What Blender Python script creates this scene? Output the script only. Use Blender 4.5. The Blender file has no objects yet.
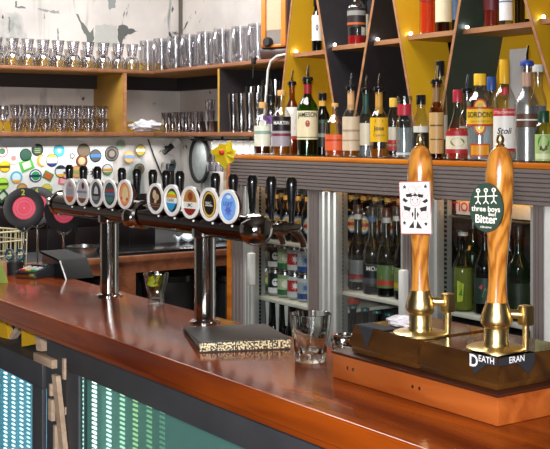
import bpy, bmesh, math, random
from mathutils import Vector, Matrix

# ---------------------------------------------------------------- camera, world, lights
SC = bpy.context.scene
COL = SC.collection
RND = random.Random(7)
F_PX, HORIZON, CAM_Z = 1083.0, 135.0, 1.485
FX, FY = -0.8241, 0.5664          # view direction on the floor plan
RX, RY = 0.5664, 0.8241           # image-right on the floor plan

cam_data = bpy.data.cameras.new('camera')
cam = bpy.data.objects.new('camera', cam_data)
COL.objects.link(cam)
cam.location = (0, 0, CAM_Z)
cam.rotation_euler = (math.radians(90), 0, math.atan2(-FX, FY))
cam_data.sensor_width = 36.0
cam_data.lens = 36.0 * F_PX / 550.0
cam_data.shift_y = -(224.5 - HORIZON) / 550.0
cam_data.clip_start = 0.05
SC.camera = cam

world = bpy.data.worlds.new('world')
SC.world = world
world.use_nodes = True
world.node_tree.nodes['Background'].inputs[0].default_value = (0.9, 0.95, 1.0, 1)
world.node_tree.nodes['Background'].inputs[1].default_value = 0.3
SC.view_settings.view_transform = 'Standard'
SC.view_settings.look = 'None'
SC.view_settings.gamma = 1.0
SC.view_settings.use_curve_mapping = False
SC.view_settings.exposure = 0.12
SC.cycles.transparent_max_bounces = 40
SC.cycles.max_bounces = 14
SC.cycles.sample_clamp_indirect = 6.0


def area(name, loc, target, size, power, color=(1, 1, 1), size_y=None):
    d = bpy.data.lights.new(name, 'AREA')
    d.energy, d.color, d.size = power, color, size
    if size_y:
        d.shape, d.size_y = 'RECTANGLE', size_y
    o = bpy.data.objects.new(name, d)
    COL.objects.link(o)
    o.location = loc
    o.rotation_euler = (Vector(target) - Vector(loc)).to_track_quat('-Z', 'Y').to_euler()
    return o


area('ceiling_light', (-3.3, 1.9, 2.85), (-3.3, 2.1, 0), 1.4, 48, (1.0, 0.97, 0.93), 0.8)
area('ceiling_light', (-4.9, 2.2, 2.85), (-5.6, 2.6, 0.6), 1.2, 75, (1.0, 0.97, 0.95), 1.0)
# daylight through the window behind the camera
area('window_light', (1.1, -2.50, 1.65), (-1.3, 0.8, 1.3), 1.0, 55, (0.95, 0.98, 1.0), 1.5)
# strip lamp under the lower glass shelf on the end wall, washing the beer-mat board
area('under_shelf_strip_or_fill', (-6.20, 1.9, 1.404), (-6.28, 1.9, 1.0), 3.0, 6.0, (1.0, 0.99, 0.96), 0.06)
area('under_shelf_strip_or_fill', (-5.2, 3.46, 1.42), (-5.2, 3.55, 1.1), 1.6, 4.5, (1.0, 0.98, 0.95), 0.05)  # added fill to brighten the back wall below the shelf, no fitting there
# the camera's own flash
area('camera_flash', (0.03, -0.06, 1.60), (-2.4, 1.65, 1.25), 0.07, 62, (1.0, 0.98, 0.96))


# ---------------------------------------------------------------- pixel -> place on a real plane
def ray(px, py=HORIZON):
    k, v = (px - 275.0) / F_PX, (HORIZON - py) / F_PX
    return FX + RX * k, FY + RY * k, v


def on_y(px, Y, py=None, z=None):
    rx, ry, rz = ray(px, HORIZON if py is None else py)
    d = Y / ry
    return Vector((rx * d, Y, CAM_Z + rz * d if z is None else z))


def on_x(px, X, py=None, z=None):
    rx, ry, rz = ray(px, HORIZON if py is None else py)
    d = X / rx
    return Vector((X, ry * d, CAM_Z + rz * d if z is None else z))


def on_z(px, py, Z):
    rx, ry, rz = ray(px, py)
    d = (Z - CAM_Z) / rz
    return Vector((rx * d, ry * d, Z))


def depth(p):
    return p[0] * FX + p[1] * FY


def mpp(p):
    return depth(p) / F_PX


def facing(p):
    return math.atan2(-p[1], -p[0]) + math.pi / 2


# ---------------------------------------------------------------- materials
def lin(h):
    h = h.lstrip('#')
    out = []
    for i in (0, 2, 4):
        c = int(h[i:i + 2], 16) / 255
        out.append(c / 12.92 if c <= 0.04045 else ((c + 0.055) / 1.055) ** 2.4)
    return (*out, 1)


MATS = {}


def principled(name, color, rough=0.5, metal=0.0, coat=0.0, spec=0.5, bump=0.0, bump_scale=60):
    if name in MATS:
        return MATS[name]
    m = bpy.data.materials.new(name)
    m.use_nodes = True
    b = m.node_tree.nodes['Principled BSDF']
    c = lin(color) if isinstance(color, str) else color
    b.inputs['Base Color'].default_value = c
    b.inputs['Roughness'].default_value = rough
    b.inputs['Metallic'].default_value = metal
    b.inputs['Coat Weight'].default_value = coat
    b.inputs['Coat Roughness'].default_value = 0.06
    b.inputs['Specular IOR Level'].default_value = spec
    nt = m.node_tree
    # faint procedural variation so that no surface is one dead-flat colour
    tc = nt.nodes.new('ShaderNodeTexCoord')
    n = nt.nodes.new('ShaderNodeTexNoise')
    n.inputs['Scale'].default_value = 35
    nt.links.new(tc.outputs['Object'], n.inputs['Vector'])
    mx = nt.nodes.new('ShaderNodeMix')
    mx.data_type = 'RGBA'
    mx.inputs[6].default_value = tuple(x * 0.9 for x in c[:3]) + (1,)
    mx.inputs[7].default_value = tuple(min(1, x * 1.08) for x in c[:3]) + (1,)
    nt.links.new(n.outputs['Fac'], mx.inputs[0])
    nt.links.new(mx.outputs[2], b.inputs['Base Color'])
    if bump:
        n2 = nt.nodes.new('ShaderNodeTexNoise')
        n2.inputs['Scale'].default_value = bump_scale
        nt.links.new(tc.outputs['Object'], n2.inputs['Vector'])
        bp = nt.nodes.new('ShaderNodeBump')
        bp.inputs['Strength'].default_value = bump
        bp.inputs['Distance'].default_value = 0.004
        nt.links.new(n2.outputs['Fac'], bp.inputs['Height'])
        nt.links.new(bp.outputs['Normal'], b.inputs['Normal'])
    MATS[name] = m
    return m


def paint(h, rough=0.45):
    return principled('paint_' + h.lstrip('#') + '_%d' % int(rough * 100), h, rough)


def emission(name, color, strength):
    if name in MATS:
        return MATS[name]
    m = bpy.data.materials.new(name)
    m.use_nodes = True
    nt = m.node_tree
    nt.nodes.clear()
    e = nt.nodes.new('ShaderNodeEmission')
    e.inputs[0].default_value = lin(color)
    e.inputs[1].default_value = strength
    o = nt.nodes.new('ShaderNodeOutputMaterial')
    nt.links.new(e.outputs[0], o.inputs[0])
    MATS[name] = m
    return m


def thin_glass(name, face, edge, gloss_min=0.04, gloss_max=0.75, rough=0.04, power=2.5, gloss_col=(1, 1, 1, 1)):
    """Thin-walled glass: see-through where it faces the eye, denser and shinier where the wall turns away."""
    if name in MATS:
        return MATS[name]
    m = bpy.data.materials.new(name)
    m.use_nodes = True
    nt = m.node_tree
    nt.nodes.clear()
    lw = nt.nodes.new('ShaderNodeLayerWeight')
    lw.inputs[0].default_value = 0.5
    pw = nt.nodes.new('ShaderNodeMath')
    pw.operation = 'POWER'
    pw.inputs[1].default_value = power
    nt.links.new(lw.outputs['Facing'], pw.inputs[0])
    tint = nt.nodes.new('ShaderNodeMix')
    tint.data_type = 'RGBA'
    tint.inputs[6].default_value = face if not isinstance(face, str) else lin(face)
    tint.inputs[7].default_value = edge if not isinstance(edge, str) else lin(edge)
    nt.links.new(pw.outputs[0], tint.inputs[0])
    tr = nt.nodes.new('ShaderNodeBsdfTransparent')
    nt.links.new(tint.outputs[2], tr.inputs[0])
    gl = nt.nodes.new('ShaderNodeBsdfGlossy')
    gl.inputs['Color'].default_value = gloss_col
    gl.inputs['Roughness'].default_value = rough
    mr = nt.nodes.new('ShaderNodeMapRange')
    mr.inputs[3].default_value = gloss_min
    mr.inputs[4].default_value = gloss_max
    nt.links.new(pw.outputs[0], mr.inputs[0])
    mix = nt.nodes.new('ShaderNodeMixShader')
    nt.links.new(mr.outputs[0], mix.inputs[0])
    nt.links.new(tr.outputs[0], mix.inputs[1])
    nt.links.new(gl.outputs[0], mix.inputs[2])
    o = nt.nodes.new('ShaderNodeOutputMaterial')
    nt.links.new(mix.outputs[0], o.inputs[0])
    MATS[name] = m
    return m


def liquid_mat(name, color, see=0.45):
    if name in MATS:
        return MATS[name]
    m = bpy.data.materials.new(name)
    m.use_nodes = True
    nt = m.node_tree
    nt.nodes.clear()
    c = lin(color)
    tr = nt.nodes.new('ShaderNodeBsdfTransparent')
    tr.inputs[0].default_value = c
    df = nt.nodes.new('ShaderNodeBsdfPrincipled')
    df.inputs['Base Color'].default_value = c
    df.inputs['Roughness'].default_value = 0.15
    mix = nt.nodes.new('ShaderNodeMixShader')
    mix.inputs[0].default_value = 1 - see
    nt.links.new(tr.outputs[0], mix.inputs[1])
    nt.links.new(df.outputs[0], mix.inputs[2])
    o = nt.nodes.new('ShaderNodeOutputMaterial')
    nt.links.new(mix.outputs[0], o.inputs[0])
    MATS[name] = m
    return m


def wood(name, c1, c2, scale=(1.2, 14, 14), rough=0.3, coat=0.0, rings=False, contrast=(0.3, 0.7), dist=2.5, spec=0.5):
    if name in MATS:
        return MATS[name]
    m = bpy.data.materials.new(name)
    m.use_nodes = True
    nt = m.node_tree
    b = nt.nodes['Principled BSDF']
    b.inputs['Roughness'].default_value = rough
    b.inputs['Coat Weight'].default_value = coat
    b.inputs['Coat Roughness'].default_value = 0.05
    b.inputs['Specular IOR Level'].default_value = spec
    tc = nt.nodes.new('ShaderNodeTexCoord')
    mp = nt.nodes.new('ShaderNodeMapping')
    mp.inputs['Scale'].default_value = scale
    nt.links.new(tc.outputs['Object'], mp.inputs['Vector'])
    if rings:
        n = nt.nodes.new('ShaderNodeTexWave')
        n.wave_type = 'RINGS'
        n.rings_direction = 'X'
        n.inputs['Scale'].default_value = 1.0
        n.inputs['Distortion'].default_value = dist
        n.inputs['Detail'].default_value = 3
        n.inputs['Detail Scale'].default_value = 1.2
        out = n.outputs['Fac']
    else:
        n = nt.nodes.new('ShaderNodeTexNoise')
        n.inputs['Scale'].default_value = 2.0
        n.inputs['Detail'].default_value = 6
        n.inputs['Distortion'].default_value = 0.6
        out = n.outputs['Fac']
    nt.links.new(mp.outputs[0], n.inputs['Vector'])
    mr = nt.nodes.new('ShaderNodeMapRange')
    mr.inputs[1].default_value, mr.inputs[2].default_value = contrast
    nt.links.new(out, mr.inputs[0])
    mx = nt.nodes.new('ShaderNodeMix')
    mx.data_type = 'RGBA'
    mx.inputs[6].default_value, mx.inputs[7].default_value = lin(c1), lin(c2)
    nt.links.new(mr.outputs[0], mx.inputs[0])
    nt.links.new(mx.outputs[2], b.inputs['Base Color'])
    bp = nt.nodes.new('ShaderNodeBump')
    bp.inputs['Strength'].default_value = 0.05
    bp.inputs['Distance'].default_value = 0.002
    nt.links.new(out, bp.inputs['Height'])
    nt.links.new(bp.outputs[0], b.inputs['Normal'])
    MATS[name] = m
    return m


def plaster(name):
    m = bpy.data.materials.new(name)
    m.use_nodes = True
    nt = m.node_tree
    b = nt.nodes['Principled BSDF']
    b.inputs['Roughness'].default_value = 0.85
    tc = nt.nodes.new('ShaderNodeTexCoord')

    def noise(scale, stretch, detail, dist=0.0):
        mp = nt.nodes.new('ShaderNodeMapping')
        mp.inputs['Scale'].default_value = stretch
        nt.links.new(tc.outputs['Object'], mp.inputs['Vector'])
        n = nt.nodes.new('ShaderNodeTexNoise')
        n.inputs['Scale'].default_value = scale
        n.inputs['Detail'].default_value = detail
        n.inputs['Distortion'].default_value = dist
        nt.links.new(mp.outputs[0], n.inputs['Vector'])
        return n.outputs['Fac']

    def ramp(src, lo, hi):
        r = nt.nodes.new('ShaderNodeMapRange')
        r.inputs[1].default_value, r.inputs[2].default_value = lo, hi
        nt.links.new(src, r.inputs[0])
        return r.outputs[0]

    def mix(fac, a, bb):
        x = nt.nodes.new('ShaderNodeMix')
        x.data_type = 'RGBA'
        for sock, val in ((6, a), (7, bb)):
            if isinstance(val, tuple):
                x.inputs[sock].default_value = val
            else:
                nt.links.new(val, x.inputs[sock])
        nt.links.new(fac, x.inputs[0])
        return x.outputs[2]
    base = mix(ramp(noise(3, (1, 1, 1), 5), 0.35, 0.7), lin('#d9d3ce'), lin('#bdb9b6'))
    streak = ramp(noise(2.2, (2.2, 2.2, 0.6), 8, 1.0), 0.58, 0.68)
    c = mix(streak, base, lin('#8b918f'))
    crack = ramp(noise(2.9, (1.6, 1.6, 1.1), 9, 1.6), 0.645, 0.675)
    c = mix(crack, c, lin('#3c403f'))
    nt.links.new(c, b.inputs['Base Color'])
    return m


def scarred(name, a, b_, scale=40):
    m = principled(name, a, 0.55)
    nt = m.node_tree
    mx = next(n for n in nt.nodes if n.bl_idname == 'ShaderNodeMix')
    mx.inputs[6].default_value = lin(a)
    mx.inputs[7].default_value = lin(b_)
    n = next(n for n in nt.nodes if n.bl_idname == 'ShaderNodeTexNoise')
    n.inputs['Scale'].default_value = scale
    n.inputs['Detail'].default_value = 8
    return m


M_BAR = wood('bar_varnished_timber', '#5e210a', '#9a450f', (1.0, 10, 10), 0.16, 0.12, spec=0.3)
M_PLINTH = wood('plinth_timber', '#7e3812', '#ac5c26', (1.5, 12, 12), 0.35, 0.3)
M_PUMPBOX = wood('pump_box_timber', '#2e1a0a', '#4f3012', (2.5, 16, 16), 0.25, 0.5)
M_HANDLE = wood('turned_oak', '#8a4e16', '#b67a32', (60, 60, 7), 0.25, 0.8, True, (-0.1, 0.8), 6)
M_BRASS = principled('brass', '#dcc48c', 0.3, 1.0, bump=0.12, bump_scale=90)
M_CHROME = principled('chrome', '#c9c7c4', 0.1, 1.0)
M_STEEL = principled('stainless_steel', '#b4b4b2', 0.25, 1.0)
M_FONT = principled('gunmetal_pipe', '#57504e', 0.1, 1.0)
M_BLACK = principled('black_plastic', '#121214', 0.22, 0, 0.4)
M_MATBLACK = principled('matt_black', '#191a1c', 0.6)
M_DARK = principled('dark_paint', '#2a2528', 0.5)
M_FLUTE = principled('fluted_grey_metal', '#786d6a', 0.45, 0.0)
M_ALU = principled('aluminium', '#a9aaa8', 0.35, 0.5)
M_WHITE = principled('white_enamel', '#dcdcd8', 0.35)
M_GREY = principled('light_grey', '#a8a8a8', 0.5)
M_PLY = wood('plywood_edge', '#8a5a3a', '#a87850', (3, 3, 18), 0.6)
M_SHELF = wood('shelf_timber', '#7a4e34', '#936243', (2, 12, 12), 0.55)
M_OCHRE = wood('ochre_ply', '#a07a30', '#b48a3c', (2, 6, 6), 0.55)
M_MUSTARD = scarred('mustard_paint', '#cf9e14', '#d9aa22', 12)
M_BOARDBLACK = scarred('blackboard_paint', '#1d1b1f', '#2f2a2d', 30)
M_BOARDGREEN = scarred('dark_green_paint', '#26332d', '#34443b', 24)
M_SHELFEDGE = wood('orange_varnished_edge', '#b85c12', '#dd8420', (1.5, 14, 14), 0.35, 0.3)
M_PALEWOOD = wood('raw_pine', '#a98c74', '#d3bba2', (2, 14, 14), 0.7)
M_COUNTERWOOD = wood('counter_edge', '#70402a', '#8f5a3c', (2, 12, 12), 0.4)
M_FRAME = scarred('dark_steel_frame', '#34353a', '#47484d', 14)
M_TILE = principled('dark_tile', '#171113', 0.3)
M_CLEAR = thin_glass('clear_glass', (0.94, 0.96, 0.95, 1), (0.46, 0.50, 0.49, 1), 0.10, 0.75, 0.07)
M_SHELFGLASS = thin_glass('shelf_glassware', (0.88, 0.88, 0.90, 1), (0.34, 0.34, 0.37, 1), 0.13, 0.75, 0.10, 1.5)
M_GREENGLASS = thin_glass('green_glass', (0.20, 0.56, 0.14, 1), (0.03, 0.16, 0.02, 1), 0.06, 0.6)
M_OLIVE = thin_glass('olive_glass', (0.36, 0.42, 0.14, 1), (0.05, 0.08, 0.02, 1), 0.06, 0.6)
M_AMBERGLASS = thin_glass('amber_glass', (0.62, 0.36, 0.10, 1), (0.12, 0.05, 0.01, 1), 0.06, 0.6)
M_PANE = thin_glass('door_pane', (0.93, 0.95, 0.95, 1), (0.6, 0.65, 0.65, 1), 0.03, 0.5, 0.02, 4)
M_BROWNBOTTLE = principled('brown_bottle_glass', '#170a06', 0.06, 0, 1.0)
M_BLACKBOTTLE = principled('black_bottle_glass', '#08090a', 0.06, 0, 1.0)
M_DARKGREENBOTTLE = principled('dark_green_bottle_glass', '#10200e', 0.06, 0, 1.0)


def real_glass():
    m = bpy.data.materials.new('heavy_tumbler_glass')
    m.use_nodes = True
    nt = m.node_tree
    nt.nodes.clear()
    g = nt.nodes.new('ShaderNodeBsdfGlass')
    g.inputs['Color'].default_value = (0.97, 0.985, 0.975, 1)
    g.inputs['IOR'].default_value = 1.47
    g.inputs['Roughness'].default_value = 0.0
    o = nt.nodes.new('ShaderNodeOutputMaterial')
    nt.links.new(g.outputs[0], o.inputs[0])
    return m


M_TUMBLER = real_glass()


def teal_pane():
    m = bpy.data.materials.new('teal_tinted_pane')
    m.use_nodes = True
    nt = m.node_tree
    nt.nodes.clear()
    tr = nt.nodes.new('ShaderNodeBsdfTransparent')
    tr.inputs[0].default_value = (0.76, 0.86, 0.85, 1)
    df = nt.nodes.new('ShaderNodeBsdfPrincipled')
    df.inputs['Base Color'].default_value = lin('#6a9490')
    df.inputs['Roughness'].default_value = 0.2
    mix = nt.nodes.new('ShaderNodeMixShader')
    mix.inputs[0].default_value = 0.25
    nt.links.new(tr.outputs[0], mix.inputs[1])
    nt.links.new(df.outputs[0], mix.inputs[2])
    o = nt.nodes.new('ShaderNodeOutputMaterial')
    nt.links.new(mix.outputs[0], o.inputs[0])
    return m


M_TEAL = teal_pane()


# ---------------------------------------------------------------- mesh helpers
class MB:
    def __init__(self):
        self.bm = bmesh.new()

    def box(self, lo, hi, bevel=0.0, M=None):
        lo, hi = Vector(lo), Vector(hi)
        c, s = (lo + hi) / 2, hi - lo
        mat = Matrix.Translation(c) @ Matrix.Diagonal((s.x, s.y, s.z, 1))
        if M is not None:
            mat = M @ mat
        r = bmesh.ops.create_cube(self.bm, size=1.0, matrix=mat)
        if bevel:
            es = list({e for v in r['verts'] for e in v.link_edges})
            bmesh.ops.bevel(self.bm, geom=es, offset=bevel, segments=2, profile=0.5, affect='EDGES')
        return self

    def lathe(self, prof, segs=24, M=None, a0=0.0, a1=None):
        """profile of (r, z) turned about Z; r = 0 closes on the axis"""
        full = a1 is None
        n = segs if full else segs + 1
        rings = []
        for r, z in prof:
            if r <= 1e-6:
                v = Vector((0, 0, z))
                rings.append([self.bm.verts.new(M @ v if M is not None else v)])
            else:
                ring = []
                for i in range(n):
                    a = (2 * math.pi * i / segs) if full else a0 + (a1 - a0) * i / segs
                    v = Vector((r * math.cos(a), r * math.sin(a), z))
                    ring.append(self.bm.verts.new(M @ v if M is not None else v))
                rings.append(ring)
        for A, B in zip(rings, rings[1:]):
            m = max(len(A), len(B))
            if m == 1:
                continue
            for i in range(m if full else m - 1):
                j = (i + 1) % m
                if len(A) == 1:
                    f = (A[0], B[j], B[i])
                elif len(B) == 1:
                    f = (A[i], A[j], B[0])
                else:
                    f = (A[i], A[j], B[j], B[i])
                try:
                    self.bm.faces.new(f)
                except ValueError:
                    pass
        return self

    def tube(self, pts, r, segs=10, closed_ends=True):
        pts = [Vector(p) for p in pts]
        rs = r if isinstance(r, (list, tuple)) else [r] * len(pts)
        up = None
        rings = []
        for i, p in enumerate(pts):
            t = (pts[min(i + 1, len(pts) - 1)] - pts[max(i - 1, 0)]).normalized()
            if up is None:
                up = Vector((0, 0, 1)) if abs(t.z) < 0.9 else Vector((1, 0, 0))
            s = t.cross(up).normalized()
            up = s.cross(t).normalized()
            rings.append([self.bm.verts.new(p + (s * math.cos(2 * math.pi * k / segs) + up * math.sin(2 * math.pi * k / segs)) * rs[i]) for k in range(segs)])
        for A, B in zip(rings, rings[1:]):
            for k in range(segs):
                self.bm.faces.new((A[k], A[(k + 1) % segs], B[(k + 1) % segs], B[k]))
        if closed_ends:
            self.bm.faces.new(rings[0][::-1])
            self.bm.faces.new(rings[-1])
        return self

    def prism(self, poly, y0, y1, M=None):
        """polygon in (u, v) -> x, z; extruded along y from y0 to y1"""
        A, B = [], []
        for u, v in poly:
            a, b = Vector((u, y0, v)), Vector((u, y1, v))
            if M is not None:
                a, b = M @ a, M @ b
            A.append(self.bm.verts.new(a))
            B.append(self.bm.verts.new(b))
        n = len(poly)
        try:
            self.bm.faces.new(A)
            self.bm.faces.new(B[::-1])
        except ValueError:
            pass
        for i in range(n):
            j = (i + 1) % n
            self.bm.faces.new((A[j], A[i], B[i], B[j]))
        return self

    def ring(self, r0, r1, y0, y1, segs=32, cx=0, cz=0, sx=1.0):
        for i in range(segs):
            a, b = 2 * math.pi * i / segs, 2 * math.pi * (i + 1) / segs
            q = [(cx + sx * r0 * math.cos(a), cz + r0 * math.sin(a)), (cx + sx * r1 * math.cos(a), cz + r1 * math.sin(a)),
                 (cx + sx * r1 * math.cos(b), cz + r1 * math.sin(b)), (cx + sx * r0 * math.cos(b), cz + r0 * math.sin(b))]
            va = [self.bm.verts.new((u, y1, v)) for u, v in q]
            self.bm.faces.new(va)
            vb = [self.bm.verts.new((u, y0, v)) for u, v in q]
            self.bm.faces.new((vb[1], vb[2], va[2], va[1]))
            self.bm.faces.new((vb[3], vb[0], va[0], va[3]))
        bmesh.ops.remove_doubles(self.bm, verts=self.bm.verts[:], dist=1e-5)
        return self

    def sphere(self, c, r, u=14, v=10, scale=(1, 1, 1)):
        bmesh.ops.create_uvsphere(self.bm, u_segments=u, v_segments=v, radius=r,
                                  matrix=Matrix.Translation(c) @ Matrix.Diagonal((*scale, 1)))
        return self

    def mesh(self, name, mat, smooth=True):
        bm = self.bm
        bmesh.ops.recalc_face_normals(bm, faces=bm.faces[:])
        if smooth:
            for f in bm.faces:
                f.smooth = True
            for e in bm.edges:
                if len(e.link_faces) == 2 and e.calc_face_angle(0) > math.radians(38):
                    e.smooth = False
        me = bpy.data.meshes.new(name)
        bm.to_mesh(me)
        bm.free()
        me.materials.append(mat)
        return me

    def build(self, name, mat, parent=None, loc=(0, 0, 0), rotz=0.0, smooth=True):
        return link(name, self.mesh(name, mat, smooth), parent, loc, rotz)


def link(name, me, parent=None, loc=(0, 0, 0), rotz=0.0):
    o = bpy.data.objects.new(name, me)
    COL.objects.link(o)
    o.location = loc
    o.rotation_euler = (0, 0, rotz)
    if parent is not None:
        o.parent = parent
    return o


def tag(o, label, cat, group=None):
    o['label'], o['category'] = label, cat
    if group:
        o['group'] = group
    return o


def thing(name, label, cat, loc=(0, 0, 0), rotz=0.0, group=None):
    return tag(link(name, None, None, loc, rotz), label, cat, group)


def struct(o):
    o['kind'] = 'structure'
    return o


def copy_tree(o, loc, rotz, label, group=None):
    c = o.copy()
    COL.objects.link(c)
    c.location, c.rotation_euler = loc, (0, 0, rotz)
    c['label'] = label
    if group:
        c['group'] = group
    for ch in list(o.children):
        d = ch.copy()
        COL.objects.link(d)
        d.parent = c
        for g in list(ch.children):
            e = g.copy()
            COL.objects.link(e)
            e.parent = d
    return c


ORD = ['first', 'second', 'third', 'fourth', 'fifth', 'sixth', 'seventh', 'eighth', 'ninth', 'tenth', 'eleventh', 'twelfth',
       'thirteenth', 'fourteenth', 'fifteenth', 'sixteenth']

_TXT = {}


def text_polys(s, size, bold=0.0):
    """triangulated outline of a word as a list of ([(x, y), ...]) centred on 0,0"""
    key = (s, size, bold)
    if key not in _TXT:
        cu = bpy.data.curves.new('lettering', 'FONT')
        cu.body, cu.size, cu.align_x, cu.align_y = s, size, 'CENTER', 'CENTER'
        cu.resolution_u = 3
        cu.offset = bold * size
        o = bpy.data.objects.new('lettering', cu)
        COL.objects.link(o)
        dg = bpy.context.evaluated_depsgraph_get()
        me = bpy.data.meshes.new_from_object(o.evaluated_get(dg))
        _TXT[key] = ([(v.co.x, v.co.y) for v in me.vertices], [tuple(p.vertices) for p in me.polygons])
        bpy.data.objects.remove(o)
        bpy.data.curves.remove(cu)
        bpy.data.meshes.remove(me)
    return _TXT[key]


def flat_text(s, size, mat, parent, off, u=0.0, v=0.0, sx=1.0, slant=0.0, M=None):
    vs, fs = text_polys(s, size, 0.02 if size >= 0.0165 else 0.008)
    mb = MB()
    q = []
    for x, y in vs:
        p = Vector((u + x * sx + slant * y, -off, v + y))
        q.append(mb.bm.verts.new(M @ p if M is not None else p))
    for f in fs:
        try:
            mb.bm.faces.new([q[i] for i in f])
        except ValueError:
            pass
    return mb.build('lettering', mat, parent, smooth=False)


def wrap_text(s, size, mat, parent, r, z, sx=1.0, a_off=0.0, slant=0.0):
    vs, fs = text_polys(s, size, 0.022 if size >= 0.018 else 0.0)
    mb = MB()
    q = []
    for x, y in vs:
        a = -math.pi / 2 + a_off + (x * sx + slant * y) / r
        q.append(mb.bm.verts.new((r * math.cos(a), r * math.sin(a), z + y)))
    for f in fs:
        try:
            mb.bm.faces.new([q[i] for i in f])
        except ValueError:
            pass
    return mb.build('lettering', mat, parent, smooth=False)


def ellipse(rx, rz, cx=0, cz=0, n=28, a0=0, a1=2 * math.pi):
    full = abs(a1 - a0 - 2 * math.pi) < 1e-6
    m = n if full else n + 1
    return [(cx + rx * math.cos(a0 + (a1 - a0) * i / n), cz + rz * math.sin(a0 + (a1 - a0) * i / n)) for i in range(m)]


def chord(r, v0, v1, n=14, sx=1.0):
    """the slice of a disc of radius r between the heights v0 and v1"""
    v0, v1 = max(v0, -r * 0.9999), min(v1, r * 0.9999)
    R_, L_ = [], []
    for i in range(n + 1):
        v = v0 + (v1 - v0) * i / n
        w = math.sqrt(max(0, r * r - v * v)) * sx
        R_.append((w, v))
        L_.append((-w, v))
    return R_ + L_[::-1]


def star(r0, r1, n, cx=0, cz=0, rot=0.0):
    return [(cx + (r0 if i % 2 else r1) * math.cos(rot + math.pi * i / n), cz + (r0 if i % 2 else r1) * math.sin(rot + math.pi * i / n)) for i in range(2 * n)]


def plate(poly, off, thick, name, mat, parent):
    """a thin flat shape lying on a front face (front is -y)"""
    return MB().prism(poly, -off, -off - thick).build(name, mat, parent)


# ================================================================ the room
X_END, Y_BACK, Y_PART, X_PART = -6.30, 3.56, 2.94, -3.88
ZLX = 1.503
M_PLASTER = plaster('scuffed_plaster')
M_ROOM = principled('room_plaster', '#4f453e', 0.8)
M_FLOOR = wood('floor_timber', '#4a3324', '#6b4c35', (1, 8, 8), 0.45)
struct(MB().box((-6.5, -2.7, -0.1), (2.3, 3.8, 0)).build('floor', M_FLOOR))
struct(MB().box((-6.5, -2.7, 2.95), (2.3, 3.8, 3.05)).build('ceiling', M_ROOM))
wl = struct(MB().box((X_END - 0.15, -2.7, 0), (X_END, 3.8, 2.95)).build('wall_left', M_PLASTER))
# worn patches where the white paint has flaked off the end wall
for k, (pts_, col_) in enumerate((
        ([(76, 14), (78, 15), (82, 22), (86, 26), (90, 33), (93.5, 28), (94, 40), (91, 47), (88, 47), (86.5, 38), (82, 28)], '#6a706c'),
        ([(95.5, 25), (104, 24), (117, 26), (117.5, 47), (95, 47)], '#b2b4b0'),
        ([(118, 25), (125, 25.5), (131, 29), (138, 31), (130, 34), (123.5, 36), (122, 47), (119.5, 47), (117.5, 36)], '#5c605d'),
        ([(107, -6), (116, -6), (115, 8), (109, 10)], '#8f9593'),
        ([(15, 1), (17, 1), (17, 6), (26, 7.5), (26, 8.5), (15, 7.5)], '#6f7472'),
        ([(37, 8), (58, 11), (60, 14), (40, 10)], '#8f9391'),
        ([(8.5, 17), (10, 17), (10.5, 31), (9, 32)], '#747976'),
        ([(57.5, 28), (58.5, 28), (58.8, 42), (57.6, 42)], '#7d817e'))):
    jag = []
    for (a_, b_), (c_, d_) in zip(pts_, pts_[1:] + pts_[:1]):
        n_ = max(1, int(math.hypot(c_ - a_, d_ - b_) / 2.2))
        for i_ in range(n_):
            w_ = min(0.9, 0.28 * math.hypot(c_ - a_, d_ - b_))
            jag.append((a_ + (c_ - a_) * i_ / n_ + RND.uniform(-w_, w_) * 0.6, b_ + (d_ - b_) * i_ / n_ + RND.uniform(-w_, w_)))
    o_ = MB().prism([(on_x(a_, X_END, b_).y, on_x(a_, X_END, b_).z) for a_, b_ in jag], -X_END - 0.0016, -X_END + 0.001, Matrix.Rotation(math.pi / 2, 4, 'Z'))
    o_.build('flaked_paint', paint(col_, 0.85), wl, smooth=False)
struct(MB().box((X_END, Y_BACK, 0), (2.3, Y_BACK + 0.15, 2.95)).build('wall_back', M_PLASTER))
struct(MB().box((2.2, -2.7, 0), (2.35, Y_BACK, 2.95)).build('wall_right', M_ROOM))
struct(MB().box((X_END, -2.75, 0), (0.55, -2.6, 2.95)).box((1.65, -2.75, 0), (2.2, -2.6, 2.95)).box((0.55, -2.75, 0), (1.65, -2.6, 0.85)).box((0.55, -2.75, 2.45), (1.65, -2.6, 2.95)).build('wall_front', M_ROOM))
win = struct(MB().box((0.55, -2.74, 0.85), (0.62, -2.66, 2.45)).box((1.58, -2.74, 0.85), (1.65, -2.66, 2.45)).box((0.62, -2.74, 0.85), (1.58, -2.66, 0.92)).box((0.62, -2.74, 2.38), (1.58, -2.66, 2.45)).build('window_1', M_DARK))
MB().box((0.62, -2.71, 0.92), (1.58, -2.70, 2.38)).build('window_pane', emission('daylight_sky', '#e6f0ff', 2.2), win)
struct(MB().box((X_PART, Y_PART, 0), (2.2, Y_BACK, 2.95)).build('wall_partition', M_ROOM))
# dark tiled splash zone along the end wall and round the corner
TILE = MB()
for iy in range(16):
    for iz in range(4):
        TILE.box((X_END, 1.12 + iy * 0.152, 0.90 + iz * 0.052), (X_END + 0.012, 1.268 + iy * 0.152, 0.948 + iz * 0.052))
for ix in range(15):
    for iz in range(4):
        TILE.box((X_END + 0.02 + ix * 0.152, Y_BACK - 0.012, 0.90 + iz * 0.052), (X_END + 0.168 + ix * 0.152, Y_BACK, 0.948 + iz * 0.052))
struct(TILE.build('trim_1', M_TILE))
# white board that carries the beer mats
z_bt, z_bb = 1.418, 1.10
struct(MB().box((X_END, -1.0, z_bb), (X_END + 0.02, 3.06, z_bt)).build('trim_2', principled('white_board', '#e2e3e1', 0.4)))
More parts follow.
